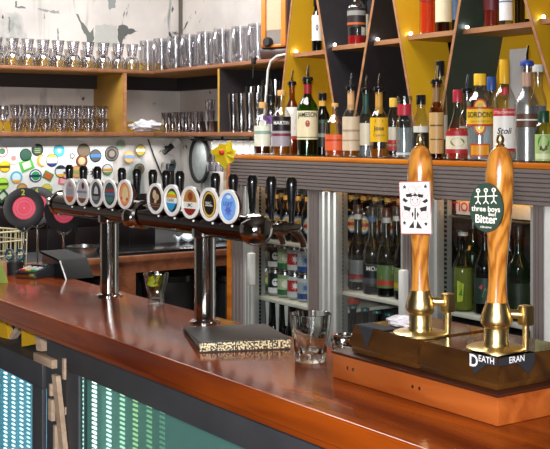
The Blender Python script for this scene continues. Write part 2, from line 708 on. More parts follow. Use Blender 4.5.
# pale rail under the lower shelf
struct(MB().box((X_END, -1.0, z_bt), (X_END + 0.06, 2.52, 1.4755)).box((X_END, -1.0, z_bt - 0.006), (X_END + 0.075, 2.52, z_bt + 0.006)).build('trim_3', principled('pale_rail', '#b9bcc4', 0.4)))
# dark rail below the upper shelf, mustard and black strips behind the glassware
struct(MB().box((X_END, -1.0, 1.775), (X_END + 0.05, Y_BACK, 1.86)).box((X_END, Y_BACK - 0.05, 1.775), (X_PART, Y_BACK, 1.86)).build('trim_4', M_DARK))
struct(MB().box((X_END, -1.0, 1.879), (X_END + 0.02, Y_BACK, 1.955)).build('trim_5', M_MUSTARD))
struct(MB().box((X_END, -1.0, ZLX), (X_END + 0.02, Y_BACK, 1.572)).build('trim_6', M_MUSTARD))
struct(MB().box((X_END + 0.02, Y_BACK - 0.02, ZLX), (X_PART, Y_BACK, 1.572)).build('trim_7', M_DARK))
# thin vertical conduit in the wall corner
struct(MB().box((X_END + 0.02, Y_BACK - 0.02, 1.965), (X_END + 0.04, Y_BACK, 2.95)).build('trim_8', principled('corner_bead', '#5f5a52', 0.6)))

# ---------------------------------------------------------------- glass shelves in the alcove
SD = 0.42


def corner_shelf(name, label, z0, z1, sides):
    t = thing(name, label[0], 'shelf', (X_END, Y_BACK, z0), 0, 'long glass shelves in the corner')
    h = z1 - z0
    MB().box((0, -4.4, 0), (SD, 0, h), 0.002).build('board', M_SHELF, t)
    MB().box((0, -4.4, -0.003), (SD - 0.006, 0, 0)).build('underside', M_OCHRE, t)
    t2 = thing(name, label[1], 'shelf', (X_END + SD, Y_BACK, z0), 0, 'long glass shelves in the corner')
    MB().box((0.0005, -SD, 0), (X_PART - X_END - SD - 0.005, 0, h), 0.002).build('board', M_SHELF, t2)
    MB().box((0.0005, -SD + 0.008, -0.003), (X_PART - X_END - SD - 0.01, 0, 0)).build('underside', M_OCHRE, t2)
    return t


ZU, ZL = 1.878, 1.502
up = corner_shelf('glass_shelf', ('upper timber shelf along the beer mat wall, holding small stacked glasses', 'upper timber shelf running from the corner to the radio, holding mugs'), 1.860, ZU, None)
lo = corner_shelf('glass_shelf', ('lower timber shelf directly above the beer mats', 'lower timber shelf under the dark glass cabinet'), 1.479, ZL, None)
# upright between the shelves on the end-wall run and the dark glass cabinet on the back-wall run
p = on_x(126.5, X_END + SD)
yd = p.y
MB().box((0.0, yd - Y_BACK - 0.02, 0.023), (SD - 0.004, yd - Y_BACK, 0.378), 0.001).build('upright', M_OCHRE, lo)
MB().box((SD - 0.006, yd - Y_BACK - 0.021, 0.023), (SD + 0.001, yd - Y_BACK + 0.001, 0.378)).build('upright_edge', M_PLY, lo)
p = on_y(217.5, Y_BACK - SD)
cab = thing('glass_cabinet', 'open dark cabinet bay holding tall glasses between the corner shelves', 'cabinet', (p.x, Y_BACK, ZL))
wd = X_PART - 0.02 - p.x
MB().box((0, -SD + 0.004, 0), (0.016, -0.055, 0.35)).build('side_panel', M_DARK, cab)
MB().box((0, -SD + 0.001, 0), (0.016, -SD + 0.005, 0.35)).build('edge_strip', M_OCHRE, cab)
MB().box((0.016, -0.07, 0), (wd, -0.055, 0.35)).build('back_panel', M_DARK, cab)
MB().box((wd - 0.016, -SD + 0.004, 0), (wd, -0.055, 0.35)).build('side_panel', M_DARK, cab)


# ---------------------------------------------------------------- shelf glassware
def glass_mesh(name, outer, wall, base, segs=18, mat=None):
    """outer profile from the foot up; a wall of glass turned back down inside"""
    inner = [(max(r - wall, 0.002), z) for r, z in outer if z > base]
    prof = [(0, outer[0][1])] + outer + [(outer[-1][0] - wall, outer[-1][1])] + inner[::-1][1:] + [(max(inner[0][0] - 0.004, 0.004), base), (0, base)]
    return MB().lathe(prof, segs).mesh(name, mat or M_SHELFGLASS)


ME_BOWL = glass_mesh('bowl_tumbler', [(0.038, 0), (0.0445, 0.006), (0.0455, 0.03), (0.0450, 0.052), (0.038, 0.070), (0.031, 0.078)], 0.003, 0.008)
ME_SMALL = glass_mesh('small_tumbler', [(0.026, 0), (0.029, 0.02), (0.033, 0.05), (0.039, 0.080)], 0.003, 0.010)
ME_CUP = glass_mesh('flared_tumbler', [(0.025, 0), (0.030, 0.03), (0.036, 0.05), (0.038, 0.078)], 0.003, 0.012)
ME_TALL = glass_mesh('tall_beer_glass', [(0.026, 0), (0.026, 0.012), (0.023, 0.035), (0.030, 0.12), (0.034, 0.21)], 0.003, 0.014)
ME_PILSNER = glass_mesh('pilsner_glass', [(0.025, 0), (0.021, 0.02), (0.026, 0.07), (0.031, 0.12)], 0.003, 0.012)
ME_MUGBODY = glass_mesh('mug_body', [(0.044, 0), (0.049, 0.014), (0.047, 0.035), (0.049, 0.12), (0.053, 0.19), (0.0535, 0.200)], 0.005, 0.014, 20)
hb = MB().tube([(0.048, 0, 0.170), (0.070, 0, 0.174), (0.085, 0, 0.145), (0.084, 0, 0.09), (0.068, 0, 0.052), (0.047, 0, 0.045)], 0.008, 8)
ME_MUGHANDLE = hb.mesh('mug_handle', M_SHELFGLASS)

XF = X_END + SD
ZU, ZL = ZU + 0.0008, ZL + 0.0008
G1 = 'small beer glasses stacked on the upper shelf'
names = ['third', 'fourth']
px_list = [-4, 12, 27.5, 43, 58, 73, 88, 103, 118, 132]
for i, px in enumerate(px_list):
    a = on_x(px, XF - 0.06, z=ZU)
    w = f'{ORD[i]} in line from the frame edge towards the wall corner'
    tag(link('bowl_tumbler', ME_BOWL, None, a), f'round-bellied glass of the upper shelf, bottom layer, {ORD[i]} counting towards the corner', 'glass', G1)
    b = Vector((a.x, a.y, ZU + 0.0785))
    tag(link('small_tumbler', ME_SMALL, None, b, 0), f'small glass stacked on the {ORD[i]} round-bellied glass of the upper shelf', 'glass', G1)
for i, px in enumerate([4, 21, 37, 53, 69, 85, 101, 116]):
    a = on_x(px, XF - 0.17, z=ZU)
    tag(link('tall_beer_glass', ME_PILSNER, None, a), f'slim glass behind the upper shelf stacks, {ORD[i]} counting towards the corner', 'glass', G1)

G2 = 'handled pint mugs on the upper shelf'
mug = None
for i, px in enumerate([148, 162, 176, 190, 206, 223, 241, 258]):
    a = on_y(px, Y_BACK - SD + 0.075, z=ZU)
    lab = f'large handled glass beer mug, {ORD[i]} from the wall corner towards the radio'
    rz = -1.2 + 0.25 * RND.random()
    if mug is None:
        mug = thing('beer_mug', lab, 'mug', a, rz, G2)
        link('mug_body', ME_MUGBODY, mug)
        link('handle', ME_MUGHANDLE, mug)
    else:
        copy_tree(mug, a, rz, lab, G2)
for i, px in enumerate([168, 183, 199, 216, 233]):
    a = on_y(px, Y_BACK - SD + 0.212, z=ZU)
    copy_tree(mug, a, -1.0, f'glass beer mug in the second row back, {ORD[i]} from the wall corner', G2)

G3 = 'stacked tumblers on the lower shelf'
for i, px in enumerate([16, 31, 46, 60.5, 75, 89, 103]):
    a = on_x(px, XF - 0.06, z=ZL)
    tag(link('flared_tumbler', ME_CUP, None, a), f'tumbler at the front of the lower shelf, bottom layer, {ORD[i]} counting towards the upright', 'glass', G3)
    b = Vector((a.x, a.y, ZL + 0.0788))
    tag(link('flared_tumbler', ME_CUP, None, b), f'tumbler stacked on the {ORD[i]} front tumbler of the lower shelf', 'glass', G3)
    c = on_x(px + 4, XF - 0.17, z=ZL)
    if c.y < yd - 0.07:
        tag(link('flared_tumbler', ME_CUP, None, c), f'tumbler in the second row of the lower shelf, bottom layer, {ORD[i]} counting towards the upright', 'glass', G3)
        tag(link('flared_tumbler', ME_CUP, None, Vector((c.x, c.y, ZL + 0.0788))), f'tumbler stacked on the {ORD[i]} second-row tumbler of the lower shelf', 'glass', G3)
# stemmed glass at the near end of the lower shelf
a = on_x(3, XF - 0.07, z=ZL)
tag(link('stemmed_glass', glass_mesh('stemmed_glass', [(0.030, 0), (0.028, 0.003), (0.005, 0.008), (0.004, 0.05), (0.02, 0.07), (0.033, 0.10), (0.03, 0.15)], 0.002, 0.065), None, a),
    'single stemmed glass at the start of the lower shelf', 'glass')
G4 = 'pilsner glasses past the upright on the lower shelf'
for i, px in enumerate([166, 172.5, 179, 186, 192.5, 199]):
    a = on_y(px, Y_BACK - SD + 0.09, z=ZL) if px > 158 else on_x(px, XF - 0.08, z=ZL)
    tag(link('pilsner_glass', ME_PILSNER, None, a), f'slender pilsner glass on the lower shelf, {ORD[i]} counting from the white bag', 'glass', G4)
ME_STACK = glass_mesh('shot_tumbler', [(0.024, 0), (0.027, 0.03), (0.032, 0.062)], 0.003, 0.008)
for i in range(3):
    a = on_y(210, Y_BACK - SD + 0.1, z=ZL + 0.0627 * i)
    tag(link('shot_tumbler', ME_STACK, None, a),
        f'small glass, {["lowest", "middle one", "topmost"][i]} of the stack beside the dark cabinet', 'glass', 'little stacked glasses beside the dark cabinet')
G5 = 'tall beer glasses in the dark cabinet'
n = 0
for row, (yy, pxs) in enumerate(((0.07, [233.5, 241.5, 249.5, 257.5, 266]), (0.18, [251, 258.5, 266]), (0.275, [267, 275.5]))):
    for i, px in enumerate(pxs):
        a = on_y(px, Y_BACK - SD + yy, z=ZL)
        o = tag(link('tall_beer_glass', ME_TALL, None, a, 0), f'tall beer glass in the dark cabinet, {["front", "middle", "rear"][row]} row, {ORD[i]} from its orange edge', 'glass', G5)
        o.scale = (1.1, 1.1, [1.0, 1.2, 1.38][row])

# crumpled white plastic bag on the lower shelf
bag = MB()
bmesh.ops.create_icosphere(bag.bm, subdivisions=4, radius=1.0)
from mathutils import noise as mnoise
for v in bag.bm.verts:
    d = v.co.normalized()
    f = 1 + 0.45 * mnoise.noise(d * 2.2) + 0.2 * mnoise.noise(d * 6)
    v.co = Vector((d.x * 0.07 * f, d.y * 0.095 * f, max(-0.034, d.z * 0.036 * f)))
a = on_x(146, XF - 0.09, z=ZL + 0.035)
tag(bag.build('plastic_bag', principled('white_film', '#d9dbe0', 0.3), None, a), 'crumpled white plastic bag between glasses on the lower shelf', 'bag')

# ---------------------------------------------------------------- beer mats on the white board
XC = X_END + 0.0205


def mat_disc(px, py, rpx, layers, label, sq=None, rot=0.0):
    p = on_x(px, XC, py)
    s = mpp(p)
    r = rpx * s * 1.03
    t = thing('beer_mat', label, 'beer mat', p, math.pi / 2, 'beer mats pinned to the white board')
    for k, (kind, f, col) in enumerate(layers):
        off = 0.0 + 0.0012 * k
        m = paint(col, 0.5)
        nm = 'card' if k == 0 else 'print'
        if kind == 'd':
            plate(ellipse(r * f, r * f), off, 0.0012, nm, m, t)
        elif kind == 's':
            c, sn = math.cos(rot), math.sin(rot)
            q = [(r * f * x * c - r * f * y * sn * 0.8, r * f * x * sn + r * f * y * c * 0.8) for x, y in ((-1, -1), (1, -1), (1, 1), (-1, 1))]
            plate(q, off, 0.0012, nm, m, t)
        elif kind == 'b':      # band across
            plate(chord(r * 0.88, -r * f, r * f), off, 0.0012, nm, m, t)
        elif kind == 't':      # top cap
            plate(chord(r * 0.9, r * f, r), off, 0.0012, nm, m, t)
        elif kind == 'l':      # lower part
            plate(chord(r * 0.9, -r, r * f), off, 0.0012, nm, m, t)
        elif kind == 'x':      # starburst
            plate(star(r * f * 0.5, r * f, 9), off, 0.0012, nm, m, t)
        elif kind == 'm':      # crescent
            q = ellipse(r * f, r * f, n=20, a0=math.radians(60), a1=math.radians(300)) + [(r * 0.25 + r * f * 0.72 * math.cos(a_), r * f * 0.78 * math.sin(a_)) for a_ in [math.radians(285 - 210 * i / 14) for i in range(15)]]
            plate(q, off, 0.0012, nm, m, t)
        elif kind == 'w':      # a little lettering-like bar pattern
            for j in range(3):
                plate([(-r * 0.55, r * (0.3 - 0.3 * j)), (r * 0.5, r * (0.3 - 0.3 * j)), (r * 0.4, r * (0.16 - 0.3 * j)), (-r * 0.4, r * (0.16 - 0.3 * j))], off, 0.0012, 'print', m, t)
    return t


MATS_LIST = [
    (2, 151.4, 6, [('d', 1, '#c8473f'), ('d', .82, '#d8d6cc'), ('d', .5, '#3f6a4a')], 'white beer mat with red rim and green centre under the pale rail'),
    (13.4, 158, 6.6, [('d', 1, '#d6cfb8'), ('d', .86, '#f0e9da'), ('x', .6, '#c97a78')], 'cream beer mat with a small red burst beside the dark green one'),
    (25.7, 155, 6.3, [('d', 1, '#123528'), ('d', .85, '#1c4a38')], 'plain dark green round beer mat'),
    (37.4, 150, 6.2, [('d', 1, '#16211b'), ('d', .7, '#2e4a33'), ('w', 1, '#8aa06a')], 'black and green beer mat tucked under the pale rail'),
    (4.7, 166.7, 5.7, [('d', 1, '#caa61c'), ('d', .85, '#e4c52c'), ('b', .2, '#5a4a18')], 'bright yellow beer mat with a dark bar'),
    (26.7, 165.2, 6.8, [('s', 1, '#59b04e'), ('s', .6, '#d5ecc8')], 'tilted square green and white beer mat', 1, 0.35),
    (42, 160.7, 6, [('d', 1, '#e8e2d0'), ('m', .98, '#e0a04a')], 'white beer mat with an orange crescent'),
    (52, 160.2, 6.4, [('d', 1, '#1c2244'), ('b', .45, '#e9e6d2'), ('t', .45, '#d8b83a'), ('l', -.5, '#28408a')], 'navy beer mat with white band and yellow cap'),
    (16.3, 177.4, 6.1, [('d', 1, '#4aaed0'), ('d', .7, '#cfe9f2'), ('l', -.4, '#e3a43c')], 'light blue beer mat with white centre and orange foot'),
    (35.5, 175.8, 6.4, [('d', 1, '#1d2c66'), ('d', .82, '#e4ecee'), ('d', .68, '#2f9a54'), ('b', .15, '#1d2c66')], 'navy ringed beer mat with green centre'),
    (2.7, 184, 6.2, [('d', 1, '#8fcf2e'), ('d', .8, '#b4e24a'), ('b', .18, '#3a5a1c')], 'lime green beer mat near the records'),
    (48, 176, 5, [('s', 1, '#4f8a3a'), ('s', .66, '#c65a34')], 'small tilted green and red square beer mat', 1, -0.5),
    (22, 189, 5.8, [('d', 1, '#9a7a48'), ('d', .75, '#c29a60')], 'tan beer mat half hidden by the records'),
    (46.8, 189.5, 5.8, [('d', 1, '#6f9a4a'), ('t', .1, '#d7c95a')], 'green and yellow beer mat above the second record'),
    (2.5, 196, 5.6, [('s', 1, '#2f5a38'), ('s', .55, '#c9d6c0')], 'square dark green beer mat lowest beside the records', 1, 0.7),
    (59, 150.8, 6, [('d', 1, '#2f9fb4'), ('d', .8, '#4cb8cc'), ('x', .5, '#d4eef2')], 'turquoise beer mat with a white star'),
    (72, 156, 5.2, [('d', 1, '#e6e6e2'), ('x', .8, '#4a4a48'), ('d', .3, '#e6e6e2')], 'white beer mat with black scribble'),
    (83.7, 150.6, 7, [('d', 1, '#5a4a3a'), ('d', .82, '#6d5b47')], 'plain brown beer mat under the pale rail'),
    (81.7, 161, 6.1, [('d', 1, '#3a1c14'), ('d', .84, '#8a4a2c'), ('d', .6, '#cdb089')], 'dark red ringed beer mat with tan centre'),
    (95.5, 155.8, 6.4, [('d', 1, '#23262a'), ('d', .82, '#4a4e50'), ('b', .25, '#3f74b0')], 'charcoal beer mat with a blue band'),
    (60.7, 171.4, 6.2, [('d', 1, '#2a4a7a'), ('b', .5, '#cfd8d8'), ('t', .4, '#28282c'), ('l', -.4, '#d8a63c')], 'blue white and orange striped beer mat'),
    (67, 174.5, 5.2, [('s', 1, '#d98a96'), ('s', .7, '#e8a9b0')], 'pink square beer mat over the striped one', 1, 0.1),
    (76.7, 172, 6.2, [('d', 1, '#a47a48'), ('d', .82, '#c79a62'), ('b', .25, '#8a9a5a')], 'gold and tan beer mat beside the pink square'),
    (85, 172, 4.8, [('x', 1, '#2a2a2c'), ('d', .4, '#d9d9d6')], 'black jagged beer mat next to the gold one'),
    (94.5, 172.8, 5.4, [('x', 1, '#1e1e20'), ('d', .3, '#9a9a98')], 'black starburst beer mat above the tap badges'),
    (63, 181, 4.8, [('s', 1, '#c9707e'), ('s', .6, '#e2a0a8')], 'rose square beer mat just above the first badge', 1, -0.2),
    (111.6, 153.8, 7.5, [('d', 1, '#2c2826'), ('d', .86, '#6a625a'), ('d', .68, '#2f2a28'), ('d', .42, '#7a7066')], 'large dark ringed beer mat near the end of the pale rail'),
    (120.8, 144.6, 5.2, [('d', 1, '#9aa288'), ('d', .75, '#7f8f80')], 'grey green beer mat highest on the board'),
    (129, 156.7, 5.7, [('d', 1, '#b98a52'), ('d', .88, '#cfa064'), ('b', .28, '#5e86b4')], 'tan beer mat with a blue band'),
    (140.6, 150.2, 5.7, [('d', 1, '#6a5c1e'), ('d', .84, '#a4923a'), ('b', .22, '#d9d4b0')], 'olive gold beer mat with a pale band'),
    (107.3, 169.7, 5.7, [('d', 1, '#34383a'), ('d', .85, '#c4c8c6'), ('b', .22, '#c88a3a'), ('l', -.4, '#5a8a4a')], 'grey beer mat with orange and green stripes'),
    (139.4, 169, 5.6, [('d', 1, '#2c2a20'), ('d', .84, '#5e5a48'), ('d', .55, '#2f2c24')], 'dark olive ringed beer mat near the corner'),
]
for row in MATS_LIST:
    mat_disc(*row)

# ---------------------------------------------------------------- things on the back wall below the lower shelf
p = on_y(201, Y_BACK - 0.02, 160)
mir = thing('oval_mirror', 'dark oval mirror on the wall below the lower shelf', 'mirror', p)
MB().ring(0.132, 0.150, 0.0, -0.022, 36, sx=0.80).build('frame', M_MATBLACK, mir)
plate(ellipse(0.133 * 0.80, 0.133), 0.003, 0.004, 'mirror_glass', scarred('smoky_mirror', '#6f7678', '#a9afb0', 22), mir)

rack_y = Y_BACK - 0.22
a, b = on_y(193, rack_y), on_y(256, rack_y)
rk = thing('hanging_glass_rack', 'dark metal stemware rail under the lower shelf', 'glass rack', (a.x, rack_y, 1.462))
L_ = b.x - a.x
MB().box((0, -0.02, -0.010), (L_, 0.0, 0.0)).build('rail', M_MATBLACK, rk)
for q in (0.04, 0.5 * L_, L_ - 0.04):
    MB().box((q, -0.016, 0), (q + 0.012, -0.004, 0.0132)).build('bracket', M_MATBLACK, rk)
ME_STEM = glass_mesh('wine_glass', [(0.032, 0), (0.030, 0.003), (0.005, 0.008), (0.004, 0.075), (0.022, 0.09), (0.034, 0.12), (0.033, 0.15), (0.028, 0.185)], 0.002, 0.085, 16)
vs = ME_STEM
for i, px in enumerate([212, 219, 226, 236, 243, 250]):
    c = on_y(px, rack_y - 0.012)
    o = tag(link('wine_glass', ME_STEM, None, (c.x, c.y, 1.455)), f'upside-down wine glass hanging from the stemware rail, {ORD[i]} from the oval mirror', 'wine glass', 'wine glasses hung from the rail')
    o.rotation_euler = (math.pi, 0, 0)

# cordless phone, bottle and clamp lamp by the corner
p = on_x(169, X_END + 0.03, 174)
ph = thing('cordless_phone', 'black cordless phone hung on the wall behind the taps', 'phone', p, math.pi / 2)
MB().box((-0.027, -0.03, -0.09), (0.027, 0.0, 0.07), 0.006).build('handset', M_BLACK, ph)
MB().box((-0.018, -0.032, 0.02), (0.018, -0.029, 0.055)).build('display', principled('phone_display', '#3d4a55', 0.2), ph)
MB().box((-0.032, -0.02, -0.1), (0.032, 0.009, -0.05), 0.004).build('cradle', M_MATBLACK, ph)
p = on_y(166, Y_BACK - 0.5, 148)
p = on_x(170, X_END + 0.05, 147.5)
cl = thing('clamp_lamp', 'little black and white clip lamp hanging under the lower shelf by the corner', 'lamp', p, math.pi / 2)
Mr = Matrix.Rotation(math.radians(52), 4, 'Y')
MB().lathe([(0.0, -0.06), (0.016, -0.06), (0.018, 0.0), (0.02, 0.02), (0, 0.02)], 14, Mr).build('lamp_body', M_MATBLACK, cl)
MB().lathe([(0.0, 0.02), (0.021, 0.02), (0.03, 0.075), (0.026, 0.075), (0, 0.03)], 14, Mr).build('shade', M_WHITE, cl)
MB().tube([(-0.055, -0.005, -0.03), (0.03, 0.0, -0.06), (0.07, 0.01, -0.13), (0.062, 0.02, -0.25)], 0.003, 6).build('flex', M_GREY, cl)
MB().box((-0.012, 0.0, -0.012), (0.012, 0.05, 0.012)).build('bracket', M_MATBLACK, cl)

pts = [on_x(148, X_END + 0.012, 139), on_x(154, X_END + 0.012, 156), on_x(160, X_END + 0.012, 171), on_x(166, X_END + 0.012, 186), on_x(171, X_END + 0.012, 200)]
tag(MB().tube(pts, 0.005, 6).build('black_cable', M_MATBLACK), 'black cable slanting down the wall between beer mats and phone', 'cable')

# ---------------------------------------------------------------- radio on the end of the upper shelf
p = on_y(281, Y_BACK - SD + 0.10, z=ZU)
rd = thing('radio', 'old timber radio with cream speaker cloth on the upper shelf end', 'radio', (p.x, p.y, ZU), 0.42)
MB().box((-0.088, -0.075, 0.0), (0.088, 0.075, 0.055), 0.014).build('plinth', principled('dark_stained_wood', '#3a2620', 0.4), rd)
MB().box((-0.080, -0.065, 0.055), (0.080, 0.07, 0.46), 0.006).build('case', principled('dark_stained_wood', '#3a2620', 0.4), rd)
fr = MB()
for lo_, hi_ in (((-0.074, 0.06), (-0.046, 0.45)), ((0.046, 0.06), (0.074, 0.45)), ((-0.074, 0.06), (0.074, 0.075)), ((-0.074, 0.43), (0.074, 0.45))):
    fr.box((lo_[0], -0.080, lo_[1]), (hi_[0], -0.064, hi_[1]), 0.003)
fr.build('front_frame', wood('orange_veneer', '#a8581c', '#cf8034', (8, 8, 1.5), 0.35, 0.3), rd)
MB().box((-0.047, -0.072, 0.15), (0.047, -0.064, 0.432)).build('speaker_cloth', scarred('cream_cloth', '#a88a70', '#c0a286', 160), rd)
MB().box((-0.047, -0.072, 0.074), (0.047, -0.064, 0.152)).build('dial_panel', principled('grey_dial', '#77706a', 0.4), rd)
MB().lathe([(0, 0), (0.026, 0), (0.026, 0.02), (0.02, 0.03), (0, 0.03)], 20, Matrix.Translation((-0.03, -0.072, 0.088)) @ Matrix.Rotation(math.pi / 2, 4, 'X')).build('tuning_knob', M_MATBLACK, rd)

# white flex looping down past the shelf end
q0 = on_y(291, Y_BACK - SD - 0.012, z=1.92)
pts = [on_y(a_, Y_BACK - SD - 0.014, b_) for a_, b_ in ((296, 53), (287, 54), (277, 56), (271, 61), (268, 70), (266.5, 90), (265, 108), (264, 119))]
tag(MB().tube(pts, 0.006, 8).build('white_cable', M_WHITE), 'white cable looping down over the upper shelf end', 'cable')
pts = [on_y(a_, Y_BACK - SD - 0.005, b_) for a_, b_ in ((255.5, 57), (254, 60), (253.5, 66), (253, 78))]
cd = thing('dangling_plug', 'small black plug dangling off the upper shelf edge', 'plug', pts[0])
MB().tube([q - pts[0] for q in pts], 0.003, 6).build('flex', M_MATBLACK, cd)
MB().box(pts[1] - pts[0] - Vector((0.012, 0.012, 0.02)), pts[1] - pts[0] + Vector((0.012, 0.010, 0.012)), 0.003).build('plug_body', M_MATBLACK, cd)


# ================================================================ back counter along the end wall
XE = -4.60
bc = thing('back_counter', 'low back counter with dark top and brown timber edge by the end wall', 'counter', (XE, 0.9, 0))
MB().box((-1.6, 0, 0.888), (-0.02, 2.6, 0.913), 0.002).build('worktop', M_MATBLACK, bc)
ups = MB().box((-0.50, 0, 0.913), (-0.44, 1.80, 1.135)).build('upstand', M_MATBLACK, bc)
tl = MB()
for iy in range(12):
    for iz in range(2):
        tl.box((-0.44, 0.004 + iy * 0.15, 0.918 + iz * 0.109), (-0.434, 0.148 + iy * 0.15, 1.022 + iz * 0.109), 0.001)
tl.build('tiles', M_TILE, ups)
MB().box((-0.02, 0, 0.884), (0.0, 2.6, 0.913), 0.003).build('edge_strip', M_COUNTERWOOD, bc)
MB().box((-0.10, 0, 0.83), (-0.02, 2.6, 0.884)).build('front_rail', M_COUNTERWOOD, bc)
for px0, px1 in ((118, 137),):
    a, b = on_x(px0, XE), on_x(px1, XE)
    MB().box((-0.06, a.y - 0.9, 0), (-0.012, b.y - 0.9, 0.83)).build('end_leg', M_COUNTERWOOD, bc)
MB().box((-1.6, 0, 0.05), (-0.75, 2.6, 0.86)).build('cupboard_back', M_MATBLACK, bc)
MB().box((-1.6, 0.0, 0.0), (-0.1, 2.6, 0.05)).build('plinth', M_MATBLACK, bc)
p = on_x(168, -4.86)
bn = thing('kitchen_bin', 'round black bin with domed lid under the back counter', 'bin', (p.x, p.y, 0.0508))
MB().lathe([(0, 0), (0.115, 0), (0.135, 0.70), (0, 0.70)], 28).build('bin_body', M_MATBLACK, bn)
MB().lathe([(0, 0.70), (0.150, 0.70), (0.152, 0.73), (0.12, 0.755), (0.05, 0.765), (0, 0.766)], 28).build('lid', M_BLACK, bn)
for k, (x, y, w_, h_) in enumerate(((-4.74, 2.99, 0.11, 0.72), (-4.72, 3.24, 0.1, 0.76))):
    c = thing('storage_crate', ['dark crate beside the round black bin under the counter', 'dark crate with pale rim at the counter end next to the fridge'][k], 'crate', (x, y, 0.0508))
    MB().box((-w_, -w_, 0), (w_, w_, h_ - 0.03), 0.008).build('crate_body', M_MATBLACK, c)
    MB().box((-w_ - 0.004, -w_ - 0.004, h_ - 0.03), (w_ + 0.004, w_ + 0.004, h_), 0.004).build('rim', M_GREY if k else M_MATBLACK, c)
p = on_x(84, -4.74)
tr = thing('steel_tray', 'round stainless steel tray on the back counter', 'tray', (p.x, p.y, 0.9138))
MB().lathe([(0, 0), (0.075, 0), (0.082, 0.042), (0.088, 0.046), (0.080, 0.046), (0.073, 0.006), (0, 0.006)], 28).build('bowl', M_STEEL, tr)
MB().tube([(0.0, 0.084, 0.042), (0.0, 0.11, 0.05), (0.0, 0.13, 0.05)], 0.006, 8).build('handle', M_STEEL, tr)
tr.rotation_euler.z = -0.6
p = on_x(160, -4.8)
tag(MB().box((-0.16, -0.34, 0), (0.16, 0.34, 0.012), 0.004).build('bar_mat', M_BLACK, None, (p.x, p.y, 0.9138)), 'flat black rubber mat on the back counter behind the taps', 'mat')
# blue-white cloths piled at the counter back
p = on_x(176, -4.95, z=0.9138)
for k in range(2):
    cl = MB()
    bmesh.ops.create_grid(cl.bm, x_segments=14, y_segments=8, size=1)
    for v in cl.bm.verts:
        v.co = Vector((v.co.x * 0.11, v.co.y * 0.06, 0.040 + 0.018 * math.sin(v.co.x * 7 + k) * math.cos(v.co.y * 4) - 0.008 * v.co.x * v.co.x))
    bmesh.ops.solidify(cl.bm, geom=cl.bm.faces[:], thickness=0.012)
    tag(cl.build('folded_cloth', paint(['#b9c3cc', '#7f95ae'][k], 0.8), None, (p.x - 0.02, p.y + 0.14 + 0.24 * k, 0.9138), 1.45), ['pale grey folded cloth at the back of the counter', 'blue grey folded cloth at the back of the counter'][k], 'cloth')

# ================================================================ fridge under the bottle shelf
YF, YB = 2.45, 2.93
ZT = 1.402
fx = lambda px, y=YF: on_y(px, y).x
x_l, x_r = fx(232.5), fx(534) + 0.62
fr = thing('bar_fridge', 'three-door grey back-bar bottle fridge below the spirits shelf', 'fridge', (0, 0, 0))
M_LINER = principled('fridge_liner', '#9fa2a3', 0.5)
M_LINDARK = principled('fridge_back_liner', '#3a3b3d', 0.5)
b_ = MB()
b_.box((x_l, YF + 0.03, 0.0), (x_r, YB, 0.12)).box((x_l, YF + 0.03, 1.30), (x_r, YB, 1.384)).box((x_l, YF + 0.03, 0.12), (x_l + 0.03, YB, 1.30)).box((x_r - 0.03, YF + 0.03, 0.12), (x_r, YB, 1.30))
b_.build('cabinet_shell', M_FLUTE, fr)
MB().box((x_l + 0.03, YB - 0.02, 0.12), (x_r - 0.03, YB, 1.30)).build('back_liner', M_LINDARK, fr)
# orange varnished edge up the cabinet's end
MB().box((x_l - 0.026, YF - 0.012, 0.0), (x_l - 0.001, YF + 0.02, ZT - 0.02)).build('end_trim', M_SHELFEDGE, fr)


def fluted_h(x0, x1, y, z0, z1, n):
    mb = MB()
    h = (z1 - z0) / n
    prof = []
    for i in range(n):
        z = z0 + i * h
        prof += [(y, z), (y - 0.005, z + 0.16 * h), (y - 0.005, z + 0.84 * h), (y, z + 0.97 * h)]
    prof += [(y, z1), (y + 0.03, z1), (y + 0.03, z0)]
    A = [mb.bm.verts.new((x0, a, b)) for a, b in prof]
    B = [mb.bm.verts.new((x1, a, b)) for a, b in prof]
    for i in range(len(prof)):
        j = (i + 1) % len(prof)
        mb.bm.faces.new((A[i], A[j], B[j], B[i]))
    mb.bm.faces.new(A)
    mb.bm.faces.new(B[::-1])
    return mb


def fluted_v(x0, x1, y, z0, z1, n):
    mb = MB()
    h = (x1 - x0) / n
    prof = []
    for i in range(n):
        x = x0 + i * h
        prof += [(x, y), (x + 0.18 * h, y - 0.007), (x + 0.80 * h, y - 0.007), (x + 0.96 * h, y)]
    prof += [(x1, y), (x1, y + 0.03), (x0, y + 0.03)]
    A = [mb.bm.verts.new((a, b, z0)) for a, b in prof]
    B = [mb.bm.verts.new((a, b, z1)) for a, b in prof]
    for i in range(len(prof)):
        j = (i + 1) % len(prof)
        mb.bm.faces.new((A[i], A[j], B[j], B[i]))
    mb.bm.faces.new(A)
    mb.bm.faces.new(B[::-1])
    return mb


